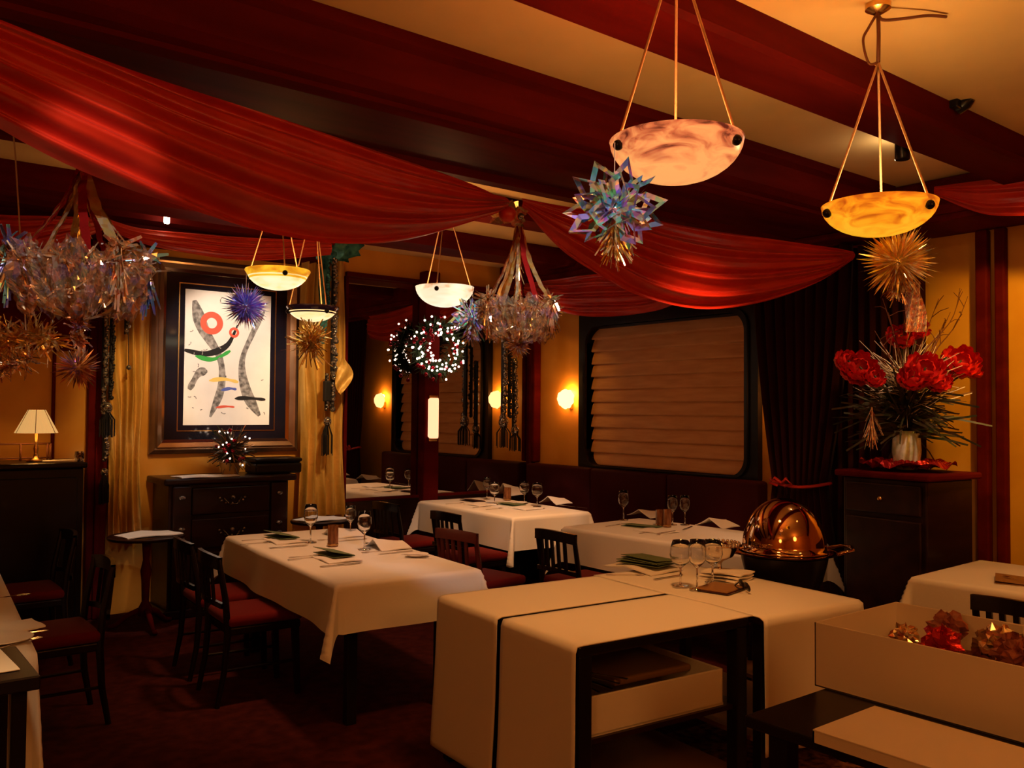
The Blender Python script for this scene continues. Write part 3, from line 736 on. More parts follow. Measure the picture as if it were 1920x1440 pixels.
# long near table
for (nu, nv_, mu, mv, fu, fv, ku, kv, su, sv, who) in (
    (535,1018,528,1006, 484,1012, 535,1021, 479,1019, 'far aisle side of the long near table'),
    (632,1052,626,1039, 575,1043, 633,1055, 570,1047, 'near aisle side of the long near table')):
    pn = zp(nu, nv_-4, Z1); rr = R5
    napkin(pn, rr+PI/2, 'white folded napkin under the green menu, '+who, .26, .2)
    pm = zp(mu, mv, Z1+.012); menu(V((pm.x,pm.y,Z1+.012)), rr+PI/2+.1, 'dark green menu card at the '+who, .25, .14, lift=.03)
    cutlery('fork', zp(fu, fv, Z1), rr, 'silver fork beside the menu, '+who, 1.05)
    cutlery('spoon', zp(su, sv, Z1), rr+.15, 'silver spoon lying at the edge, '+who)
    cutlery('knife', zp(ku+8, kv+4, Z1), rr+.02, 'silver knife beside the napkin, '+who, 1.1)
for (u, v, who) in ((643,1003,'far wall side of the long near table'),(727,1026,'near wall side of the long near table')):
    napkin(zp(u, v, Z1), R5+PI/2, 'white napkin standing in a fold, '+who, .26, .2, .05)
    cutlery('fork', zp(u-20, v+8, Z1), R5+PI, 'silver fork lying before the napkin, '+who)
    cutlery('knife', zp(u+14, v+10, Z1), R5+PI, 'silver knife lying before the napkin, '+who)
def small_plate(p, label, m='napkin', r=.07):
    o = MB().lathe([(0,.002),(r*.6,.002),(r,.012),(r*1.02,.014),(r*.98,.016),(r*.6,.006),(0,.006)], 28).build('side_plate', m, None, smooth=True, loc=p)
    return tag(o, label, 'plate', 'side plates on the laid tables')
small_plate(zp(781,1043,Z1), 'small white side plate at the near corner of the long near table')
cutlery('knife', zp(781,1041,Z1+.016), R5+PI/2+.9, 'butter knife resting on the side plate of the long near table', .8)
small_plate(zp(705,1018,Z1), 'small white side plate between the two glasses of the long near table')
def candle(p, h, r, label):
    t = thing('candle_holder', label, 'candle holder', p, 0, 'amber candle holders on the tables')
    MB().lathe([(0,0),(r,0),(r*1.02,h*.3),(r,h),(r*.9,h),(r*.9,h*.9),(0,h*.9)], 8).build('glass', 'candle', t)
    MB().lathe([(r*1.03,h*.06),(r*1.06,h*.1),(r*1.03,h*.14)], 8).build('band', 'brass', t)
candle(zp(624,1024,Z1), .13, .034, 'tall amber candle holder in the middle of the long near table')
candle(zp(951,938,Z1), .12, .036, 'amber candle jar in the middle of the far mirror table')
candle(zp(1237,986,Z1), .12, .03, 'amber candle jar on the middle table, left one of two')
candle(zp(1251,988,Z1), .13, .03, 'amber candle jar on the middle table, right one of two')
# far mirror table
menu(zp(958,946,Z1), PI/2, 'green menu card on the far mirror table before the candle jar', .24, .16)
menu(zp(886,939,Z1), PI/2, 'dark menu card at the left end of the far mirror table', .24, .13, 'wine')
for u, v, tt, lab in ((957,927,.11,'tall white napkin fold behind the candle jar on the far table'),(1042,943,.06,'white napkin fold at the bench end of the far mirror table'),(900,946,.0,'flat white napkin at the left end of the far mirror table'),(985,953,.0,'flat white napkin at the front edge of the far mirror table')):
    napkin(zp(u, v, Z1), PI/2, lab, .24, .2, tt)
for k, u, v, r, lab in (('fork',853,944,.0,'fork at the left corner of the far mirror table'),('knife',905,950,.1,'knife in front of the dark menu on the far mirror table'),('fork',927,954,.1,'fork at the front edge of the far mirror table'),('knife',1005,955,.05,'knife at the front edge of the far mirror table'),('fork',1065,949,1.6,'fork at the bench end of the far mirror table'),('knife',1085,951,1.6,'knife at the bench end of the far mirror table')):
    cutlery(k, zp(u, v, Z1), r, 'silver '+lab)
small_plate(zp(976,944,Z1), 'small white plate below the glasses on the far mirror table', r=.06)
# middle table
menu(zp(1203,987,Z1), PI/2+.2, 'dark green menu card lying open on the middle table', .26, .16)
for u, v, tt, lab in ((1213,967,.05,'white napkin fold at the bench side of the middle table'),(1345,986,.06,'white napkin fold beside the metal dome on the middle table'),(1230,996,.0,'flat white napkin at the front of the middle table')):
    napkin(zp(u, v, Z1), PI/2, lab, .26, .2, tt)
for k, u, v, r, lab in (('fork',1150,985,.2,'fork near the left end of the middle table'),('knife',1250,998,.1,'knife on the flat napkin edge of the middle table'),('fork',1215,998,.1,'fork before the green menu of the middle table'),('knife',1290,990,.4,'knife right of the glasses on the middle table')):
    cutlery(k, zp(u, v, Z1+(.008 if k=='knife' and u==1250 else 0)), r, 'silver '+lab)
# left edge table
small_plate(zp(4,1203,Z1), 'white plate at the left edge of the picture, behind the black tray', r=.1)
cutlery('knife', zp(26,1190,Z1), -.1, 'silver knife on the left edge table')
cutlery('fork', zp(30,1207,Z1), .5, 'silver fork near the black folder on the left edge table')
napkin(zp(8,1178,Z1), .1, 'white napkin on the left edge table', .24, .18)
cutlery('spoon', zp(8,1120,Z1), .1, 'silver spoon far along the left edge table')
# right edge table
menu(zp(1902,1090,Z1), .4, 'pale menu card on the right edge table', .24, .17, 'tan_leather')
cutlery('fork', zp(1912,1087,Z1+.02), 1.2, 'silver fork on the pale menu of the right edge table')

# ---------------------------------------------------------------- black stand with paper and folder at the left edge
e = zp(74, 1262, .79); n_ = zp(46, 1214, .79)
st = thing('side_stand', 'black folding stand before the left edge table carrying a white sheet', 'stand', (e.x, e.y, 0), 0)
MB().box(-.62, 0, -.02, .4, .745, .788, bev=.005).build('top', 'black', st)
for x, y in ((-.05,.04),(-.57,.04),(-.05,.36),(-.57,.36)):
    MB().box(x-.022, x+.022, y-.022, y+.022, 0, .745, bev=.004).build('leg', 'black', st)
MB().box(-.55, -.07, .03, .05, .3, .34).build('crossbar', 'black', st)
pp_ = zp(38, 1256, .79)
o = MB().box(-.3, 0, 0, .36, 0, .004, bev=.0015).build('paper_sheet', 'card', None, loc=(pp_.x, pp_.y, .7895), rotz=.04)
tag(o, 'white paper sheet lying on the black stand at the left edge', 'paper')

# ================================================================ service tables in front
RG = R5
def gpt(x, y, cx=2.70, cy=2.86): 
    c, s = math.cos(RG), math.sin(RG); return V((cx+x*c-y*s, cy+x*s+y*c, 0))
G0 = gpt(0,0)
sv = thing('service_cabinet', 'black open service cabinet in front, draped with two white runners', 'cabinet', G0, RG)
W2, L2_ = .45, .515
MB().box(-W2, W2, -L2_, L2_, .70, .738, bev=.006).build('top', 'black', sv)
for sx in (1,-1):
    for sy in (1,-1):
        x, y = sx*(W2-.035), sy*(L2_-.035)
        MB().box(x-.03, x+.03, y-.03, y+.03, 0, .7, bev=.004).build('post', 'black', sv)
MB().box(-W2+.01, W2-.01, -L2_+.03, L2_-.01, .36, .38).build('shelf', 'darkwood', sv)
MB().box(-W2+.01, W2-.01, -L2_+.03, L2_-.01, .08, .1).build('shelf', 'tan_leather', sv)
MB().box(-W2+.01, W2-.01, L2_-.025, L2_-.01, .1, .7).build('back_panel', 'black', sv)
MB().box(-W2+.004, -W2+.02, -L2_+.06, L2_-.03, .1, .7).build('side_panel', 'black', sv)
# white bin on the shelf with cutlery and cloths
bn = thing('storage_bin', 'white linen covered bin on the open shelf of the service cabinet', 'bin', gpt(.0,-.2)+V((0,0,.381)), RG)
b = MB(); X0,X1,Y0,Y1 = -.365,.345,-.27,.25
b.box(X0,X1,Y0,Y0+.012,0,.15,bev=.004); b.box(X0,X1,Y1-.012,Y1,0,.15,bev=.004); b.box(X0,X0+.012,Y0,Y1,0,.15,bev=.004); b.box(X1-.012,X1,Y0,Y1,0,.15,bev=.004); b.box(X0,X1,Y0,Y1,0,.01)
b.build('box_shell', 'cloth', bn)
MB().box(-.1,.33,-.1,.235,.1,.13,bev=.01).build('folded_lid', 'tan_leather', bn)
for k in range(5):
    p = gpt(-.32+.05*k, -.34+.02*k)
    cutlery(('fork','spoon','knife')[k%3], V((p.x,p.y,.52)), 1.2+.2*k, 'silver %s lying in the white bin on the cabinet shelf, %s' % (('fork','spoon','knife')[k%3], ('by the post','second from the post','third from the post','fourth from the post','nearest the lid')[k]))
def runner(name, x0, x1, y0, y1, z, dropl, label, th=.008, tuck=0.03, sway=.01, seed=0, dropr=0, group=None, cxy=None, mat_='cloth'):
    """cloth runner lying on a top, hanging over the -x end (dropl) and the +x end (dropr)"""
    rs = random.Random(seed); p1, p2 = rs.uniform(0,6), rs.uniform(0,6)
    tot = (x1-x0)+dropl+dropr
    def f(u, v):
        q = u*tot; y = lerp(y0, y1, v); zz = z+th; r = .02
        if q < dropl:
            h = dropl-q; a = min(h/r, PI/2); x = x0 - r*math.sin(a) - max(h-r*PI/2,0)*.03; zz = z+th - r*(1-math.cos(a)) - max(h-r*PI/2, 0)
            x -= sway*math.sin(y*8+p1)*min(h,.5) ; y += .012*math.sin(h*4+p2)*min(h*2,1)
        elif q > dropl+(x1-x0):
            h = q-dropl-(x1-x0); a = min(h/r, PI/2); x = x1 + r*math.sin(a); zz = z+th - r*(1-math.cos(a)) - max(h-r*PI/2, 0)
        else:
            x = x0+q-dropl; zz += .003*math.sin(x*14+p1)*math.sin(v*PI)
        return V((x, y, zz))
    b = MB().grid(f, 60, 20)
    o = b.build(name, mat_, None, smooth=True, loc=(cxy or G0), rotz=RG)
    m_ = o.modifiers.new('solid', 'SOLIDIFY'); m_.thickness = .005; m_.offset = -1
    return tag(o, label, 'cloth', group)
runner('table_runner', -W2-.004, W2+.02, -L2_-.005, -.022, .738, .725, 'white cloth runner on the service cabinet, nearer of two, over the open shelf', seed=3, group='white runners over the service cabinet')
runner('table_runner', -W2-.006, W2+.015, .012, L2_+.005, .738, .69, 'white cloth runner on the service cabinet, further of two', seed=5, group='white runners over the service cabinet')
# second service table with the glasses
HC = gpt(.81, -.0)
sh = thing('service_table', 'dark service table behind the front cabinet, carrying three wine glasses', 'table', HC, RG)
W3, L3_ = .32, .55
MB().box(-W3, W3, -L3_, L3_, .705, .735, bev=.006).build('top', 'darkwood', sh)
for sx in (1,-1):
    for sy in (1,-1):
        x, y = sx*(W3-.04), sy*(L3_-.04); MB().box(x-.025, x+.025, y-.025, y+.025, 0, .705, bev=.004).build('leg', 'black', sh)
MB().box(-W3+.02, W3-.02, -L3_+.04, L3_-.04, .2, .22).build('shelf', 'tan_leather', sh)
def hang(u, v):
    tot = 2*L3_+.6; q = u*tot; x = lerp(-W3-.012, W3+.02, v); z = .738; r = .02
    if q < .58:
        h = .58-q; a = min(h/r, PI/2); y = -L3_ - r*math.sin(a); z -= r*(1-math.cos(a)) + max(h-r*PI/2,0)
        k = min(h*2.2, 1); y -= .025*k*math.sin(x*11+1)+.02*k; z += .0
    elif q > .58+2*L3_-.01:
        h = q-.58-2*L3_; y = L3_+.01; z -= max(h,0)
    else: y = -L3_+q-.58
    return V((x, y, z))
o = MB().grid(hang, 70, 24).build('table_runner', 'cloth', None, smooth=True, loc=HC, rotz=RG)
m_ = o.modifiers.new('solid', 'SOLIDIFY'); m_.thickness = .005; m_.offset = 1
tag(o, 'white cloth under the three wine glasses, hanging down beside the open cabinet', 'cloth', 'white runners over the service cabinet')
ZH = .747
pn = zp(1205,1065,ZH); napkin(V((pn.x,pn.y,ZH)), RG+PI/2+.1, 'thick white napkin under the green menus on the service table', .36, .26, .015)
for k in range(2):
    pm = zp(1210,1054,ZH+.03); menu(V((pm.x+.01*k, pm.y-.02*k, ZH+.026+.022*k)), RG+PI/2+.25-.2*k, ('lower','upper')[k]+' green menu card of the pair on the service table', .27, .17)
cutlery('fork', zp(1172,1078,ZH), RG-.5, 'silver fork before the green menus on the service table')
cutlery('knife', zp(1255,1082,ZH), RG+.1, 'silver knife by the wine glasses on the service table')
for k in range(3):
    pq = zp(1362,1084,ZH); napkin(V((pq.x+.012*k-.012, pq.y, ZH+.0145*k)), RG+.2+.05*k, ('lowest','middle','topmost')[k]+' white napkin of the pile behind the right wine glass', .17, .22, 0)
pw = zp(1352,1106,ZH); wl = thing('bill_folder', 'brown leather bill folder with black edge on the service table corner', 'folder', (pw.x,pw.y,ZH+.001), RG+.3)
MB().box(-.1,.1,-.085,.085,0,.006,bev=.002).build('back_cover', 'wine', wl); MB().box(-.098,.1,-.08,.085,.0065,.014,bev=.002).build('front_cover', 'tan_leather', wl)
pg = zp(1396,1108,ZH); sg = thing('sunglasses', 'dark folded sunglasses lying by the brown folder', 'glasses', (pg.x,pg.y,ZH+.004), RG+1.1)
for s in (1,-1):
    MB().lathe([(0,-.004),(.026,-.004),(.03,0),(.026,.004),(0,.004)], 16, Matrix.Translation((.036*s,0,.022)) @ Matrix.Rotation(PI/2*.8,4,'X') @ Matrix.Diagonal((1.1,.8,1,1))).build('lens', 'black', sg, smooth=True)
    MB().tube([V((.066*s,.002,.026)), V((.05*s,.03,.012)), V((-.04*s,.034+.006*s,.008))], .003, 6).build('temple', 'black', sg)
MB().tube([V((-.012,0,.028)), V((0,-.003,.032)), V((.012,0,.028))], .003, 6).build('bridge', 'black', sg)
# patterned rug under the service tables
tag(MB().box(-1.3, 1.5, -.75, .7, .001, .012, bev=.004).build('patterned_rug', 'rug', None, loc=(3.0,2.3,0), rotz=RG), 'dark patterned rug under the service tables', 'rug')

# ---------------------------------------------------------------- white carton and its lid on a dark table
ZB = .74
q0 = zp(1527,1166,ZB+.2); 
bx, by = q0.x, q0.y
q1 = zp(1520,1365,ZB+.035); q2 = zp(1640,1322,ZB+.035)
tx0, tx1 = q1.x+.03, bx+.5
bt = thing('low_table', 'dark table holding the white carton at the lower right', 'table', ((tx0+tx1)/2, by, 0), 0)
hwt = (tx1-tx0)/2
MB().box(-hwt, hwt, -1.5, -.03, ZB-.035, ZB-.001, bev=.006).build('top', 'black', bt)
for x, y in ((-hwt+.06,-.12),(hwt-.06,-.12),(-hwt+.06,-1.42),(hwt-.06,-1.42)):
    MB().box(x-.03, x+.03, y-.03, y+.03, 0, ZB-.035, bev=.004).build('leg', 'black', bt)
ct = thing('carton', 'open white carton full of brown wrapped decorations', 'box', (bx, by, ZB), 0)
Wb = .5; Lb = 1.1; Hb = .2; th = .006
for nm, a in (('side_wall',(0,th,-Lb,0,0,Hb)),('side_wall',(Wb-th,Wb,-Lb,0,0,Hb)),('end_wall',(0,Wb,-th,0,0,Hb)),('end_wall',(0,Wb,-Lb,-Lb+th,0,Hb)),('bottom',(0,Wb,-Lb,0,0,th))):
    MB().box(*a, bev=.0015).build(nm, 'card', ct)
MB().box(Wb-th-.004,Wb-.006,-.42,-.36,.05,Hb-.002).build('corner_tab', 'card', ct)
rs = random.Random(4)
hues = ['rust','foil_copper','red_foil','rust','tan_leather']
for k in range(36):
    x = rs.uniform(.08,.42); y = -.16-.86*k/36; r = rs.uniform(.035,.055)+.012*(k > 14)
    def crumple(u, v, r=r, s=k):
        a, b = u*2*PI, v*PI
        rr = r*(1+.35*math.sin(a*3+s)*math.sin(b*4+s*2)+.2*math.sin(a*7+b*5+s))
        return V((rr*math.sin(b)*math.cos(a), rr*math.sin(b)*math.sin(a), rr*math.cos(b)*.8))
    z = .05+r*.8+(.08 if k % 2 else .0)
    o = MB().grid(crumple, 18, 10, cu=True).build('wrapped_ornament', hues[k % 5], None, loc=(bx+x, by+y, ZB+z))
    tag(o, 'crumpled brown and red tissue wrapped ornament in the white carton', 'ornament', 'wrapped ornaments inside the white carton')
ld = thing('flat_carton', 'flat white carton lid lying in front of the open carton', 'lid', (bx-.03, by-.07, ZB), 0)
l0, l1 = -.44, -.02
ld.location = (q1.x, q2.y, ZB); Wl = q2.x-q1.x
MB().box(0, Wl, -1.2, 0, .028, .034, bev=.0015).build('panel', 'card', ld)
for a in ((0,.005,-1.2,0,0,.03),(Wl-.005,Wl,-1.2,0,0,.03),(0,Wl,-.005,0,0,.03)):
    MB().box(*a).build('rim_wall', 'card', ld)

# ---------------------------------------------------------------- carving trolley with dome
zc_ = .85
pc = zp(1470,1033,zc_)
tr = thing('carving_trolley', 'dark carving trolley with polished copper dome behind the wine glasses', 'trolley', (pc.x,pc.y,0), RG-.6)
prof = [(.222*math.cos(PI/2*k/14), zc_+.015+.275*math.sin(PI/2*k/14)) for k in range(14)] + [(0,zc_+.29)]
MB().lathe([(.235,zc_+.005),(.235,zc_+.014)]+prof, 56).build('dome', 'copper', tr, smooth=True)
MB().lathe([(0,zc_-.02),(.22,zc_-.02),(.275,zc_-.004),(.28,zc_+.002),(.265,zc_+.004),(.235,zc_+.0),(0,zc_)], 48).build('tray', 'copper', tr, smooth=AS)
MB().lathe([(0,.55),(.13,.55),(.2,.7),(.225,.8),(.23,zc_-.02),(0,zc_-.02)], 32).build('body', 'black', tr, smooth=AS)
for a in range(4):
    t = a*PI/2+PI/4; x, y = .2*math.cos(t), .2*math.sin(t)
    MB().tube([V((x*.8,y*.8,.6)), V((x,y,.3)), V((x*1.1,y*1.1,.06))], .016, 8).build('leg', 'black', tr, smooth=AS)
    MB().lathe([(0,-.03),(.03,-.03),(.034,0),(.03,.03),(0,.03)], 14, Matrix.Translation((x*1.1,y*1.1,.04)) @ Matrix.Rotation(PI/2,4,'X') @ Matrix.Diagonal((1,1,.4,1))).build('caster', 'black', tr, smooth=AS)
MB().lathe([(0,.2),(.25,.2),(.25,.22),(0,.22)], 32).build('shelf', 'tan_leather', tr, smooth=AS)
for s in (1,-1):
    MB().tube([V((s*.255,-.1,zc_)), V((s*.34,-.09,zc_+.02)), V((s*.365,0,zc_+.025)), V((s*.34,.09,zc_+.02)), V((s*.255,.1,zc_))], .01, 8).build('handle', 'copper', tr, smooth=True)
# beaded silver basket between glasses and dome
pb = gpt(1.03,.2)
bk = thing('bead_basket', 'small footed silver dish with beaded rim beside the copper dome', 'dish', (pb.x,pb.y,ZH), 0)
MB().lathe([(0,0),(.05,0),(.045,.008),(.012,.02),(.01,.06),(.02,.075),(.07,.1),(.095,.15),(.1,.165),(.096,.165),(.086,.145),(.066,.106),(0,.09)], 28).build('bowl', 'silver', bk, smooth=True)
for k in range(26):
    a = 2*PI*k/26; MB().ball((.1*math.cos(a),.1*math.sin(a),.168), .009, 8, 6).build('rim_bead', 'silver', bk, smooth=True)
# ================================================================ framed picture and the chest below it
Yp = YM-.005
fx0, fx1 = yp(283,660,Yp-.04).x, yp(561,660,Yp-.04).x
fz0, fz1 = yp(420,849,Yp-.04).z, yp(283,477,Yp-.04).z
fc = V(((fx0+fx1)/2, Yp, (fz0+fz1)/2)); fw, fh = (fx1-fx0)/2, (fz1-fz0)/2
pic = thing('framed_picture', 'large abstract ink print in black mat and stepped bronze frame above the chest', 'picture', fc)
def rframe(b, w0, h0, w1, h1, y0, y1, y2=None):
    """rectangular moulding between outer half-size (w0,h0) and inner (w1,h1)"""
    P = [(-w0,-h0),(w0,-h0),(w0,h0),(-w0,h0)]; Q = [(-w1,-h1),(w1,-h1),(w1,h1),(-w1,h1)]
    y2 = y1 if y2 is None else y2
    L = [[b.bm.verts.new((x, y, z)) for x, z in R_] for R_, y in ((P,y0),(P,y1),(Q,y2),(Q,y0))]
    for k in range(4):
        A, C = L[k], L[(k+1) % 4]
        for i in range(4): b.bm.faces.new((A[i], A[(i+1)%4], C[(i+1)%4], C[i]))
m0 = .115
b = MB(); rframe(b, fw, fh, fw-.035, fh-.035, 0, -.03, -.06); rframe(b, fw-.035, fh-.035, fw-.055, fh-.055, 0, -.05, -.045); rframe(b, fw-.055, fh-.055, fw-.09, fh-.09, 0, -.065, -.05)
b.build('frame', 'frame', pic)
b = MB(); rframe(b, fw-.09, fh-.09, fw-m0, fh-m0, 0, -.045, -.03)
b.build('inner_frame', 'silver', pic)
MB().box(-fw+m0-.01, fw-m0+.01, -.022, -.012, -fh+m0-.01, fh-m0+.01).build('black_mat', 'mat', pic)
ax0, ax1 = yp(346,660,Yp-.03).x-fc.x, yp(507,660,Yp-.03).x-fc.x
az0, az1 = yp(420,797,Yp-.03).z-fc.z, yp(347,541,Yp-.03).z-fc.z
b = MB(); wz = .035
for k in range(2):
    g = wz - .028*k
cxp, czp = (ax0+ax1)/2, (az0+az1)/2
T = Matrix.Translation((cxp, 0, czp))
b = MB(); rframe(b, (ax1-ax0)/2+.05, (az1-az0)/2+.05, (ax1-ax0)/2+.042, (az1-az0)/2+.042, -.02, -.027)
bmesh.ops.transform(b.bm, matrix=T, verts=b.bm.verts); b.build('fillet_line', 'brass', pic)
pr = MB().box(ax0, ax1, -.026, -.021, az0, az1).build('print', 'paper', pic)
AW, AH = ax1-ax0, az1-az0
def A2(x, y): return (ax0 + x*AW, az0 + (1-y)*AH)
def stroke(pts, w, m, lay=0, n=40):
    P = smooth_poly([V((*A2(x, y), 0)) for x, y in pts], n); L = []; R_ = []
    for i, p in enumerate(P):
        t = (P[min(i+1,n)]-P[max(i-1,0)]).normalized(); q = V((-t.y, t.x, 0)); f = i/n
        ww = (w if not isinstance(w, tuple) else lerp(w[0], w[1], f))*AW*(.8+.2*math.sin(f*9+lay))*min(1, .35+4*min(f, 1-f))
        L.append(p+q*ww/2); R_.append(p-q*ww/2)
    y = -.0263-.0002*lay; b = MB()
    va = [b.bm.verts.new((p.x, y, p.y)) for p in L]; vb = [b.bm.verts.new((p.x, y, p.y)) for p in R_]
    for i in range(n): b.bm.faces.new((va[i], va[i+1], vb[i+1], vb[i]))
    b.build('brush_stroke', m, pr)
def ringmark(x, y, r0, r1, m, lay=1):
    b = MB(); cx_, cz_ = A2(x, y); yy = -.0263-.0002*lay; n = 36
    A = [b.bm.verts.new((cx_+r1*AW*math.cos(2*PI*k/n), yy, cz_+r1*AW*math.sin(2*PI*k/n))) for k in range(n)]
    if r0 > 0:
        B_ = [b.bm.verts.new((cx_+r0*AW*math.cos(2*PI*k/n), yy, cz_+r0*AW*math.sin(2*PI*k/n))) for k in range(n)]
        for k in range(n): b.bm.faces.new((A[k], A[(k+1)%n], B_[(k+1)%n], B_[k]))
    else: b.bm.faces.new(A)
    b.build('ink_ring', m, pr)
stroke([(.1,.08),(.2,.28),(.4,.5),(.42,.72),(.3,.94)], (.16,.08), 'ink_grey', 0)
stroke([(.92,.12),(.78,.3),(.66,.52),(.72,.75),(.88,.93)], (.06,.15), 'ink_grey', 1)
stroke([(.06,.74),(.16,.62),(.26,.6)], .1, 'ink_grey', 2)
stroke([(.0,.45),(.25,.47),(.48,.4),(.6,.24)], (.1,.05), 'ink_black', 3)
ringmark(.3,.24,.06,.13,'ink_red',4); ringmark(.72,.16,0,.07,'ink_red',4); ringmark(.56,.3,.03,.06,'ink_red',4)
stroke([(.12,.49),(.32,.51),(.52,.44)], .055, 'ink_green', 5)
stroke([(.28,.67),(.45,.655),(.62,.675)], .05, 'ink_yellow', 5)
stroke([(.42,.74),(.52,.725),(.6,.73)], .04, 'ink_blue', 5)
stroke([(.36,.87),(.48,.86),(.58,.865)], .03, 'ink_red', 5)
stroke([(.58,.8),(.74,.795),(.95,.805)], .05, 'ink_black', 5)
rs = random.Random(12)
for k in range(26):
    x, y = rs.uniform(.06,.94), rs.uniform(.05,.95); a = rs.uniform(0,6.28); l = rs.uniform(.008,.03)
    stroke([(x,y),(x+l*math.cos(a),y+l*.6*math.sin(a)),(x+2*l*math.cos(a+.4),y+1.2*l*math.sin(a+.4))], .012, 'ink_grey', 6, 6)

# carved chest
hx0, hx1 = yp(317,950,6.85).x, yp(541,950,6.85).x
hz = yp(430,893,6.85).z
hc = V(((hx0+hx1)/2, 7.06, 0)); hw_ = (hx1-hx0)/2
ch = thing('carved_chest', 'dark carved wooden chest below the framed picture, with drawers and bosses', 'chest', hc)
MB().box(-hw_, hw_, -.2, .21, .06, hz-.05, bev=.008).build('body', 'darkwood', ch)
MB().box(-hw_-.05, hw_+.05, -.26, .215, hz-.05, hz, bev=.014).build('top', 'darkwood', ch)
MB().box(-hw_-.03, hw_+.03, -.23, .21, 0, .07, bev=.01).build('plinth', 'darkwood', ch)
for s in (1,-1):
    MB().box(s*(hw_-.09)-.07, s*(hw_-.09)+.07, -.235, -.19, .07, hz-.06, bev=.012).build('pilaster', 'darkwood', ch)
dz = hz-.05
for (z0, z1, nm) in ((dz-.24, dz-.03, 'drawer'), (dz-.5, dz-.27, 'drawer')):
    d = MB().box(-hw_+.17, hw_-.17, -.225, -.19, z0, z1, bev=.01).build(nm, 'darkwood', ch)
    zc2 = (z0+z1)/2
    bo = MB()
    for k in range(7):
        a = PI*k/6; bo.ball((.1*math.cos(a), -.23, zc2-.045*math.sin(a)+.02), .012, 8, 6)
    bo.ball((0,-.235,zc2+.02), .022, 10, 8); bo.tube([V((-.07,-.235,zc2+.02)), V((-.03,-.25,zc2-.03)), V((.03,-.25,zc2-.03)), V((.07,-.235,zc2+.02))], .006, 6)
    bo.build('pull_handle', 'bead', d, smooth=True)
MB().box(-hw_+.17, hw_-.17, -.222, -.19, .12, dz-.53, bev=.01).build('door', 'darkwood', ch)
for s in (1,-1):
    for z in (dz-.1, dz-.34, dz-.42):
        MB().ball((s*(hw_-.09), -.236, z), .018, 8, 6, (1.6,.7,1)).build('carved_boss', 'bead', ch, smooth=True)
pn = zp(352,887,hz+.001); napkin(V((pn.x,6.93,hz+.001)), .05, 'white linen folded on the left end of the carved chest', .46, .24)
# black box at the right end of the chest
pbx = yp(512,868,6.98)
bx_ = thing('black_case', 'black lidded case at the right end of the carved chest', 'case', (pbx.x+.02, 7.02, hz+.001))
MB().box(-.2,.2,-.13,.13,0,.09,bev=.02).build('body', 'black', bx_); MB().box(-.205,.205,-.135,.135,.092,.13,bev=.02).build('lid', 'black', bx_)
# flowers with fairy lights on the chest
pf = yp(432,880,6.98)
fp = thing('lit_flower_pot', 'round dried flower arrangement with fairy lights in gold pot on the chest', 'flowers', (pf.x, 6.98, hz+.001))
MB().lathe([(0,0),(.06,0),(.085,.09),(.09,.1),(.08,.1),(.06,.02),(0,.02)], 24).build('pot', 'pot', fp, smooth=AS)
def fringe(b, pts, R_, n, w, rs, dirf=None, seg=3, curl=.35, grav=0.0, l0=.5):
    """n thin curled strips growing out of the polyline pts"""
    for k in range(n):
        p = poly_at(pts, rs.random()) if len(pts) > 1 else V(pts[0])
        if dirf: d = dirf(rs)
        else:
            d = V((rs.gauss(0,1), rs.gauss(0,1), rs.gauss(0,1))).normalized()
        L = R_*rs.uniform(l0, 1); side = V((rs.gauss(0,1), rs.gauss(0,1), rs.gauss(0,1))).normalized()
        q = [p + d*L*i/seg + side*curl*L*(i/seg)**2 + V((0,0,-grav*L*(i/seg)**2)) for i in range(seg+1)]
        b.ribbon(q, [w*(1-.5*i/seg) for i in range(seg+1)], V((rs.gauss(0,1), rs.gauss(0,1), rs.gauss(0,1))).normalized())
    return b
rs = random.Random(21)
fc_ = V((0,0,.215))
fringe(MB(), [V((0,0,.14)), V((0,0,.24))], .2, 220, .016, rs, curl=.2, l0=.6).build('foliage', 'leaf', fp)
fringe(MB(), [V((0,0,.16)), V((0,0,.24))], .19, 120, .013, rs, curl=.3, l0=.6).build('dried_sprigs', 'ribbon', fp)
for k in range(22):
    d = V((rs.gauss(0,1), rs.gauss(-.4,1), rs.gauss(0,1))).normalized(); MB().ball(fc_+d*rs.uniform(.12,.18), .007, 8, 6).build('fairy_light', 'fairy', fp)
for k in range(14):
    d = V((rs.gauss(0,1), rs.gauss(-.4,1), rs.gauss(0,1))).normalized(); MB().ball(fc_+d*rs.uniform(.1,.17), .016, 10, 7).build('bauble', 'red_ball', fp, smooth=True)
# round pedestal stands either side of the chest
def round_stand(x, y, r, h, label, nl):
    t = thing('pedestal_table', label, 'side table', (x, y, 0), 0, 'round pedestal stands beside the chest')
    MB().lathe([(0,h-.025),(r*.97,h-.025),(r,h-.015),(r,h-.006),(r*.97,h),(0,h)], 40).build('top', 'brass' if 0 else 'darkwood', t, smooth=AS)
    MB().lathe([(.0,.1),(.05,.1),(.045,.16),(.025,.2),(.03,.35),(.038,.42),(.022,.5),(.03,h-.06),(.06,h-.025),(0,h-.025)], 20).build('pedestal', 'beam', t, smooth=True)
    for k in range(3):
        a = 2*PI*k/3-PI/2
        MB().tube([V((.03*math.cos(a),.03*math.sin(a),.14)), V((.12*math.cos(a),.12*math.sin(a),.1)), V((.2*math.cos(a),.2*math.sin(a),.03)), V((.25*math.cos(a),.25*math.sin(a),.018))], [.022,.02,.017,.018], 8).build('foot', 'beam', t, smooth=True)
    napkin(V((x+.01, y-.02, h+.001)), .12, nl, .4, .25, .012)
a = yp(275,1003,6.68); round_stand(a.x, 6.68, .265, a.z, 'round pedestal stand with white linen in front of the left gold fabric', 'white linen folded on the round stand left of the chest')
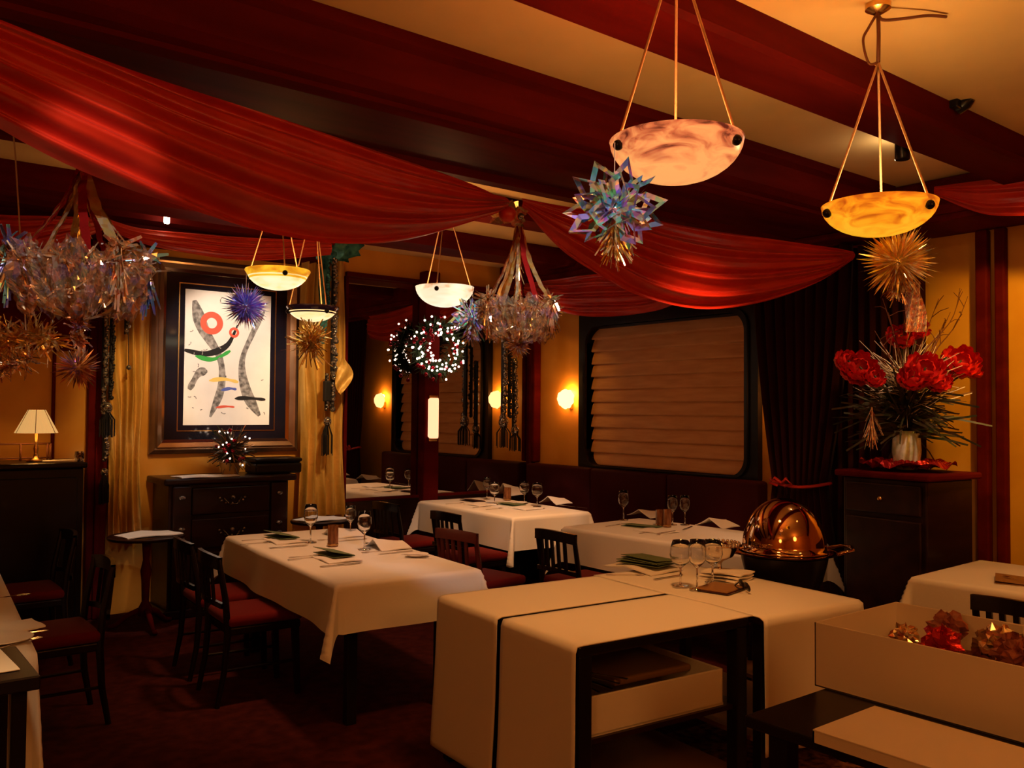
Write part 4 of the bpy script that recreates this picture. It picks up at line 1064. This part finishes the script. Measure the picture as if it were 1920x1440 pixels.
a = yp(599,974,6.72); round_stand(a.x, 6.72, .235, a.z, 'round pedestal stand with white linen right of the carved chest', 'white linen folded on the round stand right of the chest')

# ---------------------------------------------------------------- sideboard with lamp at the left
sx1 = yp(166,900,6.62).x; sz = zp(67,864,1.2).z
sz = yp(67,866,6.85).z
sb = thing('sideboard', 'tall black sideboard at the left edge carrying a shaded lamp', 'sideboard', (sx1-.9, 6.92, 0))
MB().box(-.9,.88,-.25,.25,.0,sz-.04,bev=.008).build('body', 'black', sb)
MB().box(-.92,.9,-.28,.27,sz-.04,sz,bev=.012).build('top', 'black', sb)
for k in range(3):
    x = -.86+.58*k
    d = MB().box(x, x+.54, -.27, -.245, .1, sz-.1, bev=.01).build('door', 'black', sb)
    MB().ball((x+.48,-.285,.75), .018, 10, 8).build('knob', 'brass', d, smooth=True)
lp = yp(67,862,6.85)
tl = thing('table_lamp', 'small lamp with pleated cream shade glowing on the black sideboard', 'lamp', (lp.x, 6.85, sz+.001))
MB().lathe([(0,0),(.06,0),(.062,.012),(.02,.025),(.012,.06),(.018,.09),(.01,.12),(.008,.22),(0,.22)], 20).build('base', 'brass', tl, smooth=True)
def shd(u, v):
    a = 2*PI*u; r = lerp(.055,.135,v)*(1+.012*math.cos(a*40)); return V((r*math.cos(a), r*math.sin(a), lerp(.36,.2,v)))
MB().grid(shd, 160, 4, cu=True).build('lamp_shade', 'lampshade', tl, smooth=True)
for k in range(6):
    a = 2*PI*k/6+.3
    MB().tube([V((.056*math.cos(a),.056*math.sin(a),.361)), V((.137*math.cos(a),.137*math.sin(a),.2))], .0022, 5).build('shade_rib', 'twig', tl)
lamp('lamp_glow', (0,0,.17), 1.6, (1,.5,.12), .03, tl)
gr = thing('gallery_rail', 'low brass gallery rail along the sideboard behind the lamp', 'rail', (lp.x-.1, 7.0, sz+.001))
for x in (-.5,-.25,.03,.2,.22): 
    MB().tube([V((x,0,0)), V((x,0,.12))], .008, 8).build('post', 'twig', gr, smooth=True)
MB().tube([V((-.6,0,.12)), V((.22,0,.12))], .007, 8).build('top_bar', 'twig', gr, smooth=True)
MB().tube([V((-.6,0,.02)), V((.22,0,.02))], .006, 8).build('lower_bar', 'twig', gr, smooth=True)
bp_ = yp(112,866,6.75); tag(MB().box(-.1,.1,-.07,.07,0,.012,bev=.003).build('white_booklet','card',None,loc=(bp_.x,6.76,sz+.001)), 'white booklet lying on the black sideboard, right of the lamp', 'book')
for u, v, h, lab in ((148,866,.07,'dark bottle stopper cup on the right end of the sideboard'),):
    q = yp(u, v, 6.75); o = MB().lathe([(0,0),(.03,0),(.034,.03),(.03,h),(.026,h),(.028,.02),(0,.02)],16).build('small_cup','bead',None,smooth=AS,loc=(q.x,6.74,sz+.001)); tag(o,'small dark metal cup on the right end of the sideboard','cup')

# ---------------------------------------------------------------- gold sheers, garlands and tassels
def gold_panel(u0, u1, v0, v1, ub0, ub1, label, seed):
    rs = random.Random(seed); p1 = rs.uniform(0,6)
    Yg = 7.19
    a0, a1 = yp(u0,v0,Yg), yp(u1,v0,Yg); b0, b1 = yp(ub0,v1,Yg), yp(ub1,v1,Yg)
    def f(u, v):
        k = v**1.8
        x = lerp(lerp(a0.x, b0.x, k), lerp(a1.x, b1.x, k), u) + .012*math.sin(v*9+u*3+p1)
        z = lerp(a0.z, b0.z, v)
        return V((x, Yg-.012+.028*math.sin(u*2*PI*5+p1+1.5*math.sin(v*4))+.012*math.sin(u*43+v*6), z))
    o = MB().grid(f, 90, 60).build('sheer_curtain', 'gold_sheer', None, smooth=True)
    return tag(o, label, 'fabric panel', 'gold sheer panels beside the framed picture')
gold_panel(200, 276, 452, 1010, 205, 262, 'gold sheer fabric panel hanging left of the framed picture', 3)
gold_panel(566, 648, 452, 970, 560, 645, 'gold sheer fabric panel hanging right of the framed picture', 4)
def bead_strand(par, pts, r, gap, m, name='bead_strand', rs=None):
    P = smooth_poly(pts, 200); b = MB(); acc = 0; last = P[0]
    for p in P:
        acc += (p-last).length; last = p
        if acc >= gap:
            acc = 0; j = V((rs.uniform(-1,1), rs.uniform(-1,1), 0))*r*.5
            b.ball(p+j, r*rs.uniform(.6,1.1), 6, 5)
    b.build(name, m, par, smooth=True)
def tassel(par, p, L, r, rs):
    MB().ball(p, r*.7, 10, 8, (1,1,1.2)).build('tassel_head', 'bead', par, smooth=True)
    b = MB()
    for k in range(26):
        a = rs.uniform(0,6.28); rr = r*math.sqrt(rs.random())
        b.tube([p+V((.3*rr*math.cos(a),.3*rr*math.sin(a),-r*.5)), p+V((rr*math.cos(a),rr*math.sin(a),-L*.4)), p+V((rr*math.cos(a),rr*math.sin(a),-L*rs.uniform(.9,1)))], .004, 4)
    b.build('tassel_skirt', 'tassel', par)
def garland(label, u, v0, v1, Yg, strands, tas, seed, extra=None):
    rs = random.Random(seed); o0 = yp(u, v0, Yg)
    t = thing('hanging_bead_garland', label, 'garland', o0)
    k = o0.y*0+ (yp(u, v0, Yg)-EYE).dot(FWD)/F
    for (du, dv0, dv1, r, gap, m) in strands:
        bead_strand(t, [V((du*k, 0, -dv0*k)), V((du*k+.01, -.01, -(dv0+dv1)/2*k)), V((du*k, 0, -dv1*k))], r, gap, m, rs=rs)
        MB().tube([V((du*k,.012,-dv0*k)), V((du*k,.012,-dv1*k))], r*.9, 6).build('dark_ribbon', 'tassel', t)
    for (du, dv, L, r) in tas:
        tassel(t, V((du*k, 0, -dv*k)), L*k, r*k, rs)
    return t, k, rs
t, k, rs = garland('dark glittering bead garland with long black tassel left of the framed picture', 203, 560, 940, 7.08,
    [(-4,0,215,.02,.016,'bead'),(8,0,190,.016,.018,'tassel'),(34,0,65,.018,.016,'bead'),(0,255,305,.018,.014,'bead')], [(2,205,55,14),(0,325,60,10)], 31)
q = V((37*k, -.03, -128*k)); MB().ball(q, .02, 12, 9).build('glass_ball', 'bead', t, smooth=True)
MB().tube([V((36*k,-.01,-60*k)), q], .003, 5).build('thread', 'tassel', t)
t, k, rs = garland('teal and silver bead garland with black tassel right of the framed picture', 622, 470, 860, 7.05,
    [(6,10,300,.024,.016,'bead'),(-8,10,120,.022,.02,'teal'),(-6,230,300,.016,.015,'bead')], [(-4,320,65,11)], 32)
b = MB()
for j in range(7):
    a = -PI/2+(j-3)*.5
    def lf(u, v, a=a, j=j):
        l = .03+.27*u; w_ = .1*math.sin(PI*min(u*1.05,1))+.004
        return V((l*math.cos(a)+(v-.5)*w_*math.sin(a)*-2, -.03+.03*math.sin(u*6+j), .09+l*math.sin(a)*.7+(v-.5)*w_*math.cos(a)*2))
    b.grid(lf, 10, 4)
b.ribbon([V((-.09+.015*math.sin(j), -.03, .05-.08*j)) for j in range(12)], .07, V((1,0,0)))
b.build('foil_bow', 'teal', t, smooth=True)
b = MB()
def leaf2(u, v):
    w_ = .16*math.sin(PI*min(1,u*.98+.02))**.8
    return V((.1+.03*math.sin(u*5)+ (v-.5)*w_, -.05+.02*math.sin(v*7+u*5), -.95-.32*u))
b.grid(leaf2, 12, 6).build('gold_scarf_tail', 'gold_sheer', t, smooth=True)
MB().box(-.06,.0,-.03,.02,-1.33,-1.15,bev=.01).build('dark_knot', 'tassel', t)
t, k, rs = garland('dark bead garland with twin black tassels hanging at the mirror corner', 955, 632, 850, 6.95,
    [(-12,0,160,.028,.018,'bead'),(2,0,150,.02,.03,'tassel'),(14,40,175,.026,.018,'bead')], [(-12,160,48,14),(16,175,40,12)], 33)

# ---------------------------------------------------------------- foil ornaments
def kite_star(b, R_, n, rs, w=.012, mono=1):
    """open kite outlines radiating from the centre"""
    for i in range(n):
        z = 1-2*(i+.5)/n; a = i*2.39996; s = math.sqrt(1-z*z); d = V((s*math.cos(a), s*math.sin(a), z))
        o = d.cross(FWD); o = o.normalized() if o.length > .1 else d.orthogonal().normalized(); o.rotate(Matrix.Rotation(rs.uniform(-.7,.7), 3, d))
        L = R_*rs.uniform(.8,1.08); W_ = R_*rs.uniform(.2,.3)
        K = [d*L*.1, d*L*.6+o*W_, d*L, d*L*.6-o*W_]; cen = d*L*.6; n_ = d.cross(o)*.04*L
        for j in range(4):
            q0, q1 = K[j], K[(j+1) % 4]
            b.quad(q0, q1, cen+(q1-cen)*.58+n_, cen+(q0-cen)*.58+n_)
        p1, p2 = d*L*.45+o*W_*.6, d*L*.45-o*W_*.6
        b.quad(p1*.62, d*L*.12, p2*.62, d*L*.42)
def burst(b, R_, n, rs, w=.006):
    for i in range(n):
        z = 1-2*(i+.5)/n; a = i*2.39996; s = math.sqrt(1-z*z); d = V((s*math.cos(a), s*math.sin(a), z)); L = R_*rs.uniform(.72,1.05)
        o = d.orthogonal().normalized(); o.rotate(Matrix.Rotation(rs.uniform(0,6.28), 3, d))
        b.quad(d*L*.1-o*w*.3, d*L*.6-o*w*.6, d*L, d*L*.6+o*w*.6)
def ornament(name, label, u, v, d, R_, kind, m, hang, seed, tail=None):
    rs = random.Random(seed); c = dp(u, v, d); t = thing(name, label, 'ornament', c, rs.uniform(0,6))
    b = MB()
    if kind == 'star': kite_star(b, R_, 40, rs, w=R_*.1)
    elif kind == 'burst': burst(b, R_, 300, rs, w=R_*.06)
    else: fringe(b, [V((0,0,-R_*.3)), V((0,0,R_*.3))], R_*.9, 260, R_*.09, rs, curl=.5)
    b.build('spikes', m, t)
    MB().ball((0,0,0), R_*.1, 10, 8).build('hub', m, t, smooth=True)
    if tail:
        b = MB(); fringe(b, [V((0,0,-R_*.25)), V((0,0,-R_*.6))], R_*.62, 120, R_*.05, rs, dirf=lambda r: V((r.gauss(0,.5), r.gauss(0,.5), -1)).normalized(), curl=.15)
        b.build('tinsel_tail', tail, t)
    if hang > 0: MB().tube([V((0,0,0)), V((0,0,hang))], .0016, 5).build('thread', 'cord', t)
    return t
ornament('hanging_foil_star', 'large rainbow foil star ornament hanging beside the nearest pink bowl lamp', 1152, 392, 2.62, .158, 'star', 'foil_rainbow', .2, 41, 'foil_gold')
ornament('hanging_foil_burst', 'spiky blue and violet foil burst in front of the framed picture', 461, 574, 5.45, .155, 'burst', 'foil_blue', .2, 42)
ornament('hanging_foil_burst', 'spiky gold foil burst hanging under the amber bowl lamp above the flowers', 1684, 490, 3.35, .152, 'burst', 'foil_gold', .2, 43, 'foil_copper')
ornament('hanging_foil_cluster', 'curly gold foil cluster hanging under the small blue rimmed lamp', 582, 640, 6.15, .165, 'tuft', 'foil_gold', .15, 44)
ornament('hanging_foil_star', 'yellow and blue foil star ornament beside the white bowl lamp', 886, 596, 6.1, .185, 'star', 'foil_rainbow', .22, 45, 'foil_mixed')
def tinsel_chandelier(label, u, v, d, va, vb, rad, seed, m1='foil_copper', m2='foil_mixed', tilt=0):
    """hoop of tinsel under a cone of ribbons"""
    rs = random.Random(seed); c = dp(u, v, d); k = d/F
    t = thing('tinsel_chandelier', label, 'ornament', c)
    ap = V((0,0,(v-va)*k)); hoop = [V((rad*math.cos(2*PI*i/40), rad*math.sin(2*PI*i/40), 0)) for i in range(41)]
    for i in range(10):
        a = 2*PI*i/10+.2; e = V((rad*.97*math.cos(a), rad*.97*math.sin(a), .02))
        P = [ap.lerp(e, j/14)+V((rs.uniform(-1,1), rs.uniform(-1,1), 0))*.004+V((math.cos(a),math.sin(a),0))*-.03*math.sin(PI*j/14) for j in range(15)]
        MB().ribbon(P, .016+.012*(i%3), V((math.cos(a+1.2), math.sin(a+1.2), 0))).build('ribbon', ('foil_copper','red_foil','foil_gold')[i%3], t, smooth=True)
    def band(u, v):
        a = 2*PI*u; z = lerp(.05, -.16, v); rr = rad*(1.02-.5*max(0, v-.35)**1.3)
        rr *= 1+.07*math.sin(a*13+5*v)+.05*math.sin(a*29-9*v)+.03*math.sin(a*47+17*v)
        return V((rr*math.cos(a), rr*math.sin(a), z+.02*math.sin(a*9)+.012*math.sin(a*31)))
    MB().grid(band, 180, 14, cu=True).build('film_band', 'film', t)
    b = MB(); fringe(b, hoop, .045, 300, .009, rs, curl=1.0); fringe(b, [q*.8-V((0,0,.1)) for q in hoop], .04, 160, .009, rs, curl=1.0)
    b.build('tinsel_hoop', m1, t)
    b = MB()
    for i in range(12):
        a = 2*PI*i/12+.5; e = V((rad*1.02*math.cos(a), rad*1.02*math.sin(a), 0)); bt_ = V((0,0,-.19))
        b.ribbon([e.lerp(bt_, j/10)+V((math.cos(a),math.sin(a),-.6))*.045*math.sin(PI*j/10) for j in range(11)], .02, V((-math.sin(a), math.cos(a), .3)))
    b.build('lower_ribbons', m1, t, smooth=True)
    b = MB()
    for i in range(150):
        a = rs.uniform(0, 6.28); z = rs.uniform(-.18, .06); rr = rad*rs.uniform(.85, 1.12)*(1-.5*max(0, -z-.05)/.15)
        c_ = V((rr*math.cos(a), rr*math.sin(a), z)); o_ = V((rs.gauss(0,1), rs.gauss(0,1), rs.gauss(0,1))).normalized(); q_ = o_.orthogonal().normalized(); h_ = rs.uniform(.004,.009)
        b.quad(c_-o_*h_, c_-q_*h_*.5, c_+o_*h_, c_+q_*h_*.5)
    b.build('glint_flakes', 'glint', t)  # loose pale flakes added as glints of light
    b = MB(); fringe(b, [ap*.8, ap*.25], .12, 60, .008, rs, dirf=lambda r: V((r.gauss(0,.15), r.gauss(0,.15), -1)).normalized(), curl=.1); b.build('top_tinsel', 'foil_gold', t)
    zb = -(vb-v)*k
    P = [V((.012*math.sin(j*1.3), .012*math.cos(j*1.7), lerp(.1, zb, j/24))) for j in range(25)]
    MB().ribbon(P, .03, V((1,.2,0))).build('centre_streamer', m2, t, smooth=True)
    b = MB(); fringe(b, [V((0,0,-.18)), V((0,0,zb*.75))], .05, 110, .01, rs, curl=.5); b.build('streamer_tinsel', m2, t)
    b = MB(); burst(b, .085, 140, rs, w=.007); bmesh.ops.translate(b.bm, vec=V((0,0,zb)), verts=b.bm.verts); b.build('end_burst', m2, t)
    for i in range(5):
        a = [-2.5, -.55, .6, 2.4, 1.5][i]; e = V((rad*1.02*math.cos(a), rad*1.02*math.sin(a), 0)); r0 = RIGHT*math.cos(a) + V((-RIGHT.y, RIGHT.x, 0))*math.sin(a); e = r0*rad*1.02; e.z = 0
        b = MB(); fringe(b, [e+V((0,0,.06)), e-V((0,0,.03))], .15, 46, .014, rs, dirf=lambda r: V((r.gauss(0,.16), r.gauss(0,.16), -1)).normalized(), curl=.1)
        fringe(b, [e+V((0,0,.05))], .06, 30, .02, rs, curl=.8)
        b.build('side_tassel', ('foil_teal','foil_copper')[i%2] if seed == 51 else ('foil_copper','foil_mixed')[i%2], t)
    return t
tinsel_chandelier('large tinsel hoop chandelier hanging from the drape at the upper left', 150, 500, 3.06, 300, 690, .215, 51)
tinsel_chandelier('smaller tinsel hoop chandelier hanging from the drape knot in the centre', 972, 582, 4.86, 408, 650, .205, 52)
# knot of foil leaves where the two drapes meet
kp = dp(952, 402, 4.72); rs = random.Random(61)
kn = thing('drape_knot', 'gold foil leaf knot where the two red drapes meet above the chandelier', 'ornament', kp)
b = MB(); 
for i in range(16):
    a = rs.uniform(0, 6.28); L = rs.uniform(.08,.15); d = RIGHT*math.cos(a)+V((0,0,1))*math.sin(a)*.6 - FWD*rs.uniform(0,.5)
    o_ = d.cross(FWD).normalized()*.035
    b.quad(d*.01, d*L*.5+o_, d*L, d*L*.5-o_)
b.build('foil_leaf', 'foil_copper', kn)
MB().grid(lambda u, v: V((.05*math.sin(PI*v)*math.cos(2*PI*u), .05*math.sin(PI*v)*math.sin(2*PI*u), .045*math.cos(PI*v))), 16, 10, cu=True).build('knot', 'red_satin', kn, smooth=True)
MB().ball(RIGHT*.07+V((0,0,-.02))-FWD*.05, .018, 10, 8).build('bauble', 'bead', kn, smooth=True)
# glittering garland at the far left
rs = random.Random(71); g0 = dp(50, 640, 3.3)
gl = thing('hanging_tinsel_garland', 'gold tinsel garland swag at the far left edge, under the large chandelier', 'garland', g0)
k_ = 3.3/F
b = MB(); P = [RIGHT*(-95*k_)+V((0,0,.02)), RIGHT*(-45*k_)+V((0,0,-.0)), RIGHT*(10*k_)+V((0,0,.03)), RIGHT*(50*k_)+V((0,0,.0))]
fringe(b, P, .075, 420, .011, rs, curl=.8); b.build('tinsel', 'foil_gold', gl)
b = MB(); P = [RIGHT*(-95*k_)+V((0,0,-.14)), RIGHT*(-40*k_)+V((0,0,-.1)), RIGHT*(10*k_)+V((0,0,-.06))]
fringe(b, P, .05, 220, .009, rs, curl=.8); b.build('lower_tinsel', 'foil_copper', gl)
MB().tube([V((0,0,0)), RIGHT*-.06+V((0,0,.7)), RIGHT*-.1+V((0,0,1.05))], .003, 5).build('thread', 'cord', gl)

# ---------------------------------------------------------------- lit wreath on the post
wc = yp(806, 650, YM-.3); rs = random.Random(81)
wr = thing('lit_wreath', 'pine wreath full of white fairy lights and red baubles on the post', 'wreath', (yp(818,650,YM-.17).x, YM-.17, wc.z))
Rw = .215
ringp = [V((Rw*math.cos(2*PI*i/48), 0, Rw*math.sin(2*PI*i/48))) for i in range(49)]
b = MB(); fringe(b, ringp, .12, 1300, .012, rs, dirf=lambda r: V((r.gauss(0,1), r.gauss(-.25,.45), r.gauss(0,1))).normalized(), curl=.2); b.build('pine_ring', 'pine', wr)
for i in range(95):
    a = rs.uniform(0,6.28); r = max(-.9, min(.9, rs.gauss(0,.55))); q = rs.uniform(-1,1)
    p = V(((Rw+.12*r*.9)*math.cos(a), -.06-.04*rs.random(), (Rw+.12*r*.9)*math.sin(a)))
    MB().ball(p, .0105, 8, 6).build('fairy_light', 'fairy', wr, smooth=True)
for i in range(34):
    a = rs.uniform(0,6.28); rr = Rw+rs.uniform(-.1,.1)
    MB().ball((rr*math.cos(a), -.05-.03*rs.random(), rr*math.sin(a)), .02, 10, 7).build('bauble', 'red_ball', wr, smooth=True)
b = MB(); b.ribbon([V((.07,-.12,.1)), V((.1,-.13,.03)), V((.06,-.13,-.02)), V((.11,-.12,-.1)), V((.08,-.12,-.16))], .04, V((1,0,.4))); b.build('ribbon_tail', 'ribbon', wr, smooth=True)
MB().tube([V((0,.0,Rw)), V((0,.02,Rw+.1))], .008, 6).build('hanger', 'twig', wr)

# ---------------------------------------------------------------- flower arrangement on its cabinet
cbz = 1.25
cp = dp(1700, 880, 5.45); cbx, cby = cp.x, cp.y
cb = thing('flower_cabinet', 'tall mahogany cabinet carrying the red flower arrangement', 'cabinet', (cbx, cby, 0), R5)
MB().box(-.24,.24,-.28,.28,.0,cbz-.04,bev=.01).build('body', 'darkwood', cb)
MB().box(-.28,.28,-.32,.32,cbz-.04,cbz,bev=.012).build('top', 'beam', cb)
d = MB().box(-.262,-.238,-.25,.25,cbz-.25,cbz-.07,bev=.008).build('drawer', 'darkwood', cb)
MB().ball((-.275,0,cbz-.16), .016, 10, 8).build('knob', 'brass', d, smooth=True)
MB().box(-.262,-.238,-.25,.25,.1,cbz-.28,bev=.008).build('door', 'darkwood', cb)
rs = random.Random(91)
fo = MB()
def crump(u, v):
    a = 2*PI*u; r = .06+.2*v
    return V((r*math.cos(a), r*math.sin(a)*1.1, .012+.03*abs(math.sin(a*5+v*6))+.03*math.sin(v*9+a*3)**2))
fo.grid(crump, 60, 8, cu=True)
tag(fo.build('foil_wrap', 'red_foil', None, loc=(cbx, cby, cbz+.002)), 'crumpled red foil spread around the vase on the tall cabinet', 'foil')
vp = V((cbx, cby, cbz+.006))
fl = thing('flower_vase', 'tall arrangement of red flowers and frosted twigs in a pale vase', 'flowers', vp)
MB().lathe([(0,0),(.06,0),(.075,.03),(.085,.12),(.08,.2),(.07,.24),(.062,.24),(.072,.2),(.076,.12),(.066,.03),(0,.02)], 28).build('vase', 'vase', fl, smooth=True)
def rosebloom(c, R_, rs, par):
    """cupped petals in three rings, the open side towards the room"""
    b = MB(); ax = (-FWD*.8+V((rs.uniform(-.3,.3), rs.uniform(-.3,.3), .55))).normalized(); Q = ax.to_track_quat('Z', 'Y').to_matrix()
    for ring_, (n, tm, s) in enumerate(((4,2.3,.5),(5,1.9,.78),(7,1.5,1.05))):
        for i in range(n):
            a = 2*PI*i/n + ring_*.6 + rs.uniform(-.15,.15)
            def pt(u, v, a=a, tm=tm, s=s, n=n):
                th = .15+tm*u*(1-.12*(2*v-1)**2); aa = a+(v-.5)*2*PI/n*1.35*(1-.35*u*u); r = R_*s*(1+.07*math.sin(v*12+u*5))
                return c + Q @ V((r*math.sin(th)*math.cos(aa), r*math.sin(th)*math.sin(aa), -r*math.cos(th)*.8))
            b.grid(pt, 7, 6)
    b.build('red_flower', 'petal', par, smooth=True)
def vloc(u, v, d): return dp(u, v, d) - vp
for (u, v, d, R_) in ((1612,688,5.3,.13),(1590,676,5.35,.09),(1640,705,5.25,.08),(1690,628,5.45,.1),(1722,612,5.5,.09),(1735,690,5.2,.13),(1712,706,5.2,.1),(1760,712,5.25,.09),(1803,676,5.4,.13),(1822,690,5.45,.08)):
    c = vloc(u, v, d); rosebloom(c, R_*.85, rs, fl)
    P = smooth_poly([V((rs.uniform(-.03,.03), rs.uniform(-.03,.03), .2)), V((c.x*.35, c.y*.35, .2+(c.z-.2)*.55)), c], 10)
    MB().tube(P, .006, 6).build('flower_stem', 'leaf', fl, smooth=True)
for i in range(9):
    e = vloc(*[(1800,540,5.5),(1815,555,5.5),(1782,585,5.4),(1790,700,5.3),(1760,560,5.4),(1655,560,5.4),(1640,620,5.3),(1705,560,5.4),(1772,600,5.5)][i])
    P = smooth_poly([V((0,0,.2)), V((e.x*.3+rs.uniform(-.05,.05), e.y*.3, .2+(e.z-.2)*.5)), V((e.x*.75, e.y*.75+rs.uniform(-.04,.04), e.z*.82)), e], 14)
    b = MB(); b.tube(P, [.006-.0003*j for j in range(15)], 5)
    for j in (7,9,11,12):
        q = P[j]; dd = V((rs.gauss(0,1), rs.gauss(0,1), rs.uniform(.2,1.2))).normalized()*rs.uniform(.06,.14); b.tube([q, q+dd*.5+V((0,0,.01)), q+dd], [.003,.0025,.002], 5)
    b.build('twig', 'twig', fl)
b = MB(); fringe(b, [V((0,0,.2)), V((0,0,.45))], .42, 240, .022, rs, dirf=lambda r: V((r.gauss(0,.7), r.gauss(0,.8), r.uniform(-.2,1.0))).normalized(), curl=.2, grav=.25, l0=.5); b.build('leaves', 'leaf', fl)
b = MB(); fringe(b, [V((0,0,.3)), V((0,0,.6))], .36, 260, .007, rs, dirf=lambda r: V((r.gauss(0,.6), r.gauss(0,.7), r.uniform(-.1,1.0))).normalized(), curl=.25, l0=.5); b.build('filler_sprigs', 'frost', fl)
b = MB(); e = vloc(1635,800,5.2); fringe(b, [V((e.x,e.y,e.z+.12)), V((e.x,e.y,e.z))], .16, 70, .006, rs, dirf=lambda r: V((r.gauss(0,.25), r.gauss(0,.25), -1)).normalized(), curl=.1); b.build('hanging_tinsel', 'foil_copper', fl)
b = MB()
c0 = vloc(1715, 560, 5.3)
def scarf(u, v):
    return c0 + RIGHT*(.07*(u-.5)*(1+v)) + V((0,0,.1-.3*v)) + FWD*(.03*math.sin(u*14+v*5))
b.grid(scarf, 20, 14).build('foil_scarf', 'foil_copper', fl, smooth=True)
# wall bench at the far right
b2 = thing('banquette', 'dark wall bench behind the right edge table', 'bench', (5.78, 1.3, 0))
MB().box(-.28,.27,-.9,.9,0,.4,bev=.01).build('base', 'darkwood', b2)
MB().box(-.3,.14,-.9,.9,.4,.5,bev=.03,seg=3).build('seat_cushion', 'leather', b2, smooth=AS)
MB().box(.12,.27,-.9,.9,.5,1.08,bev=.03,seg=3).build('backrest', 'leather', b2, smooth=AS)
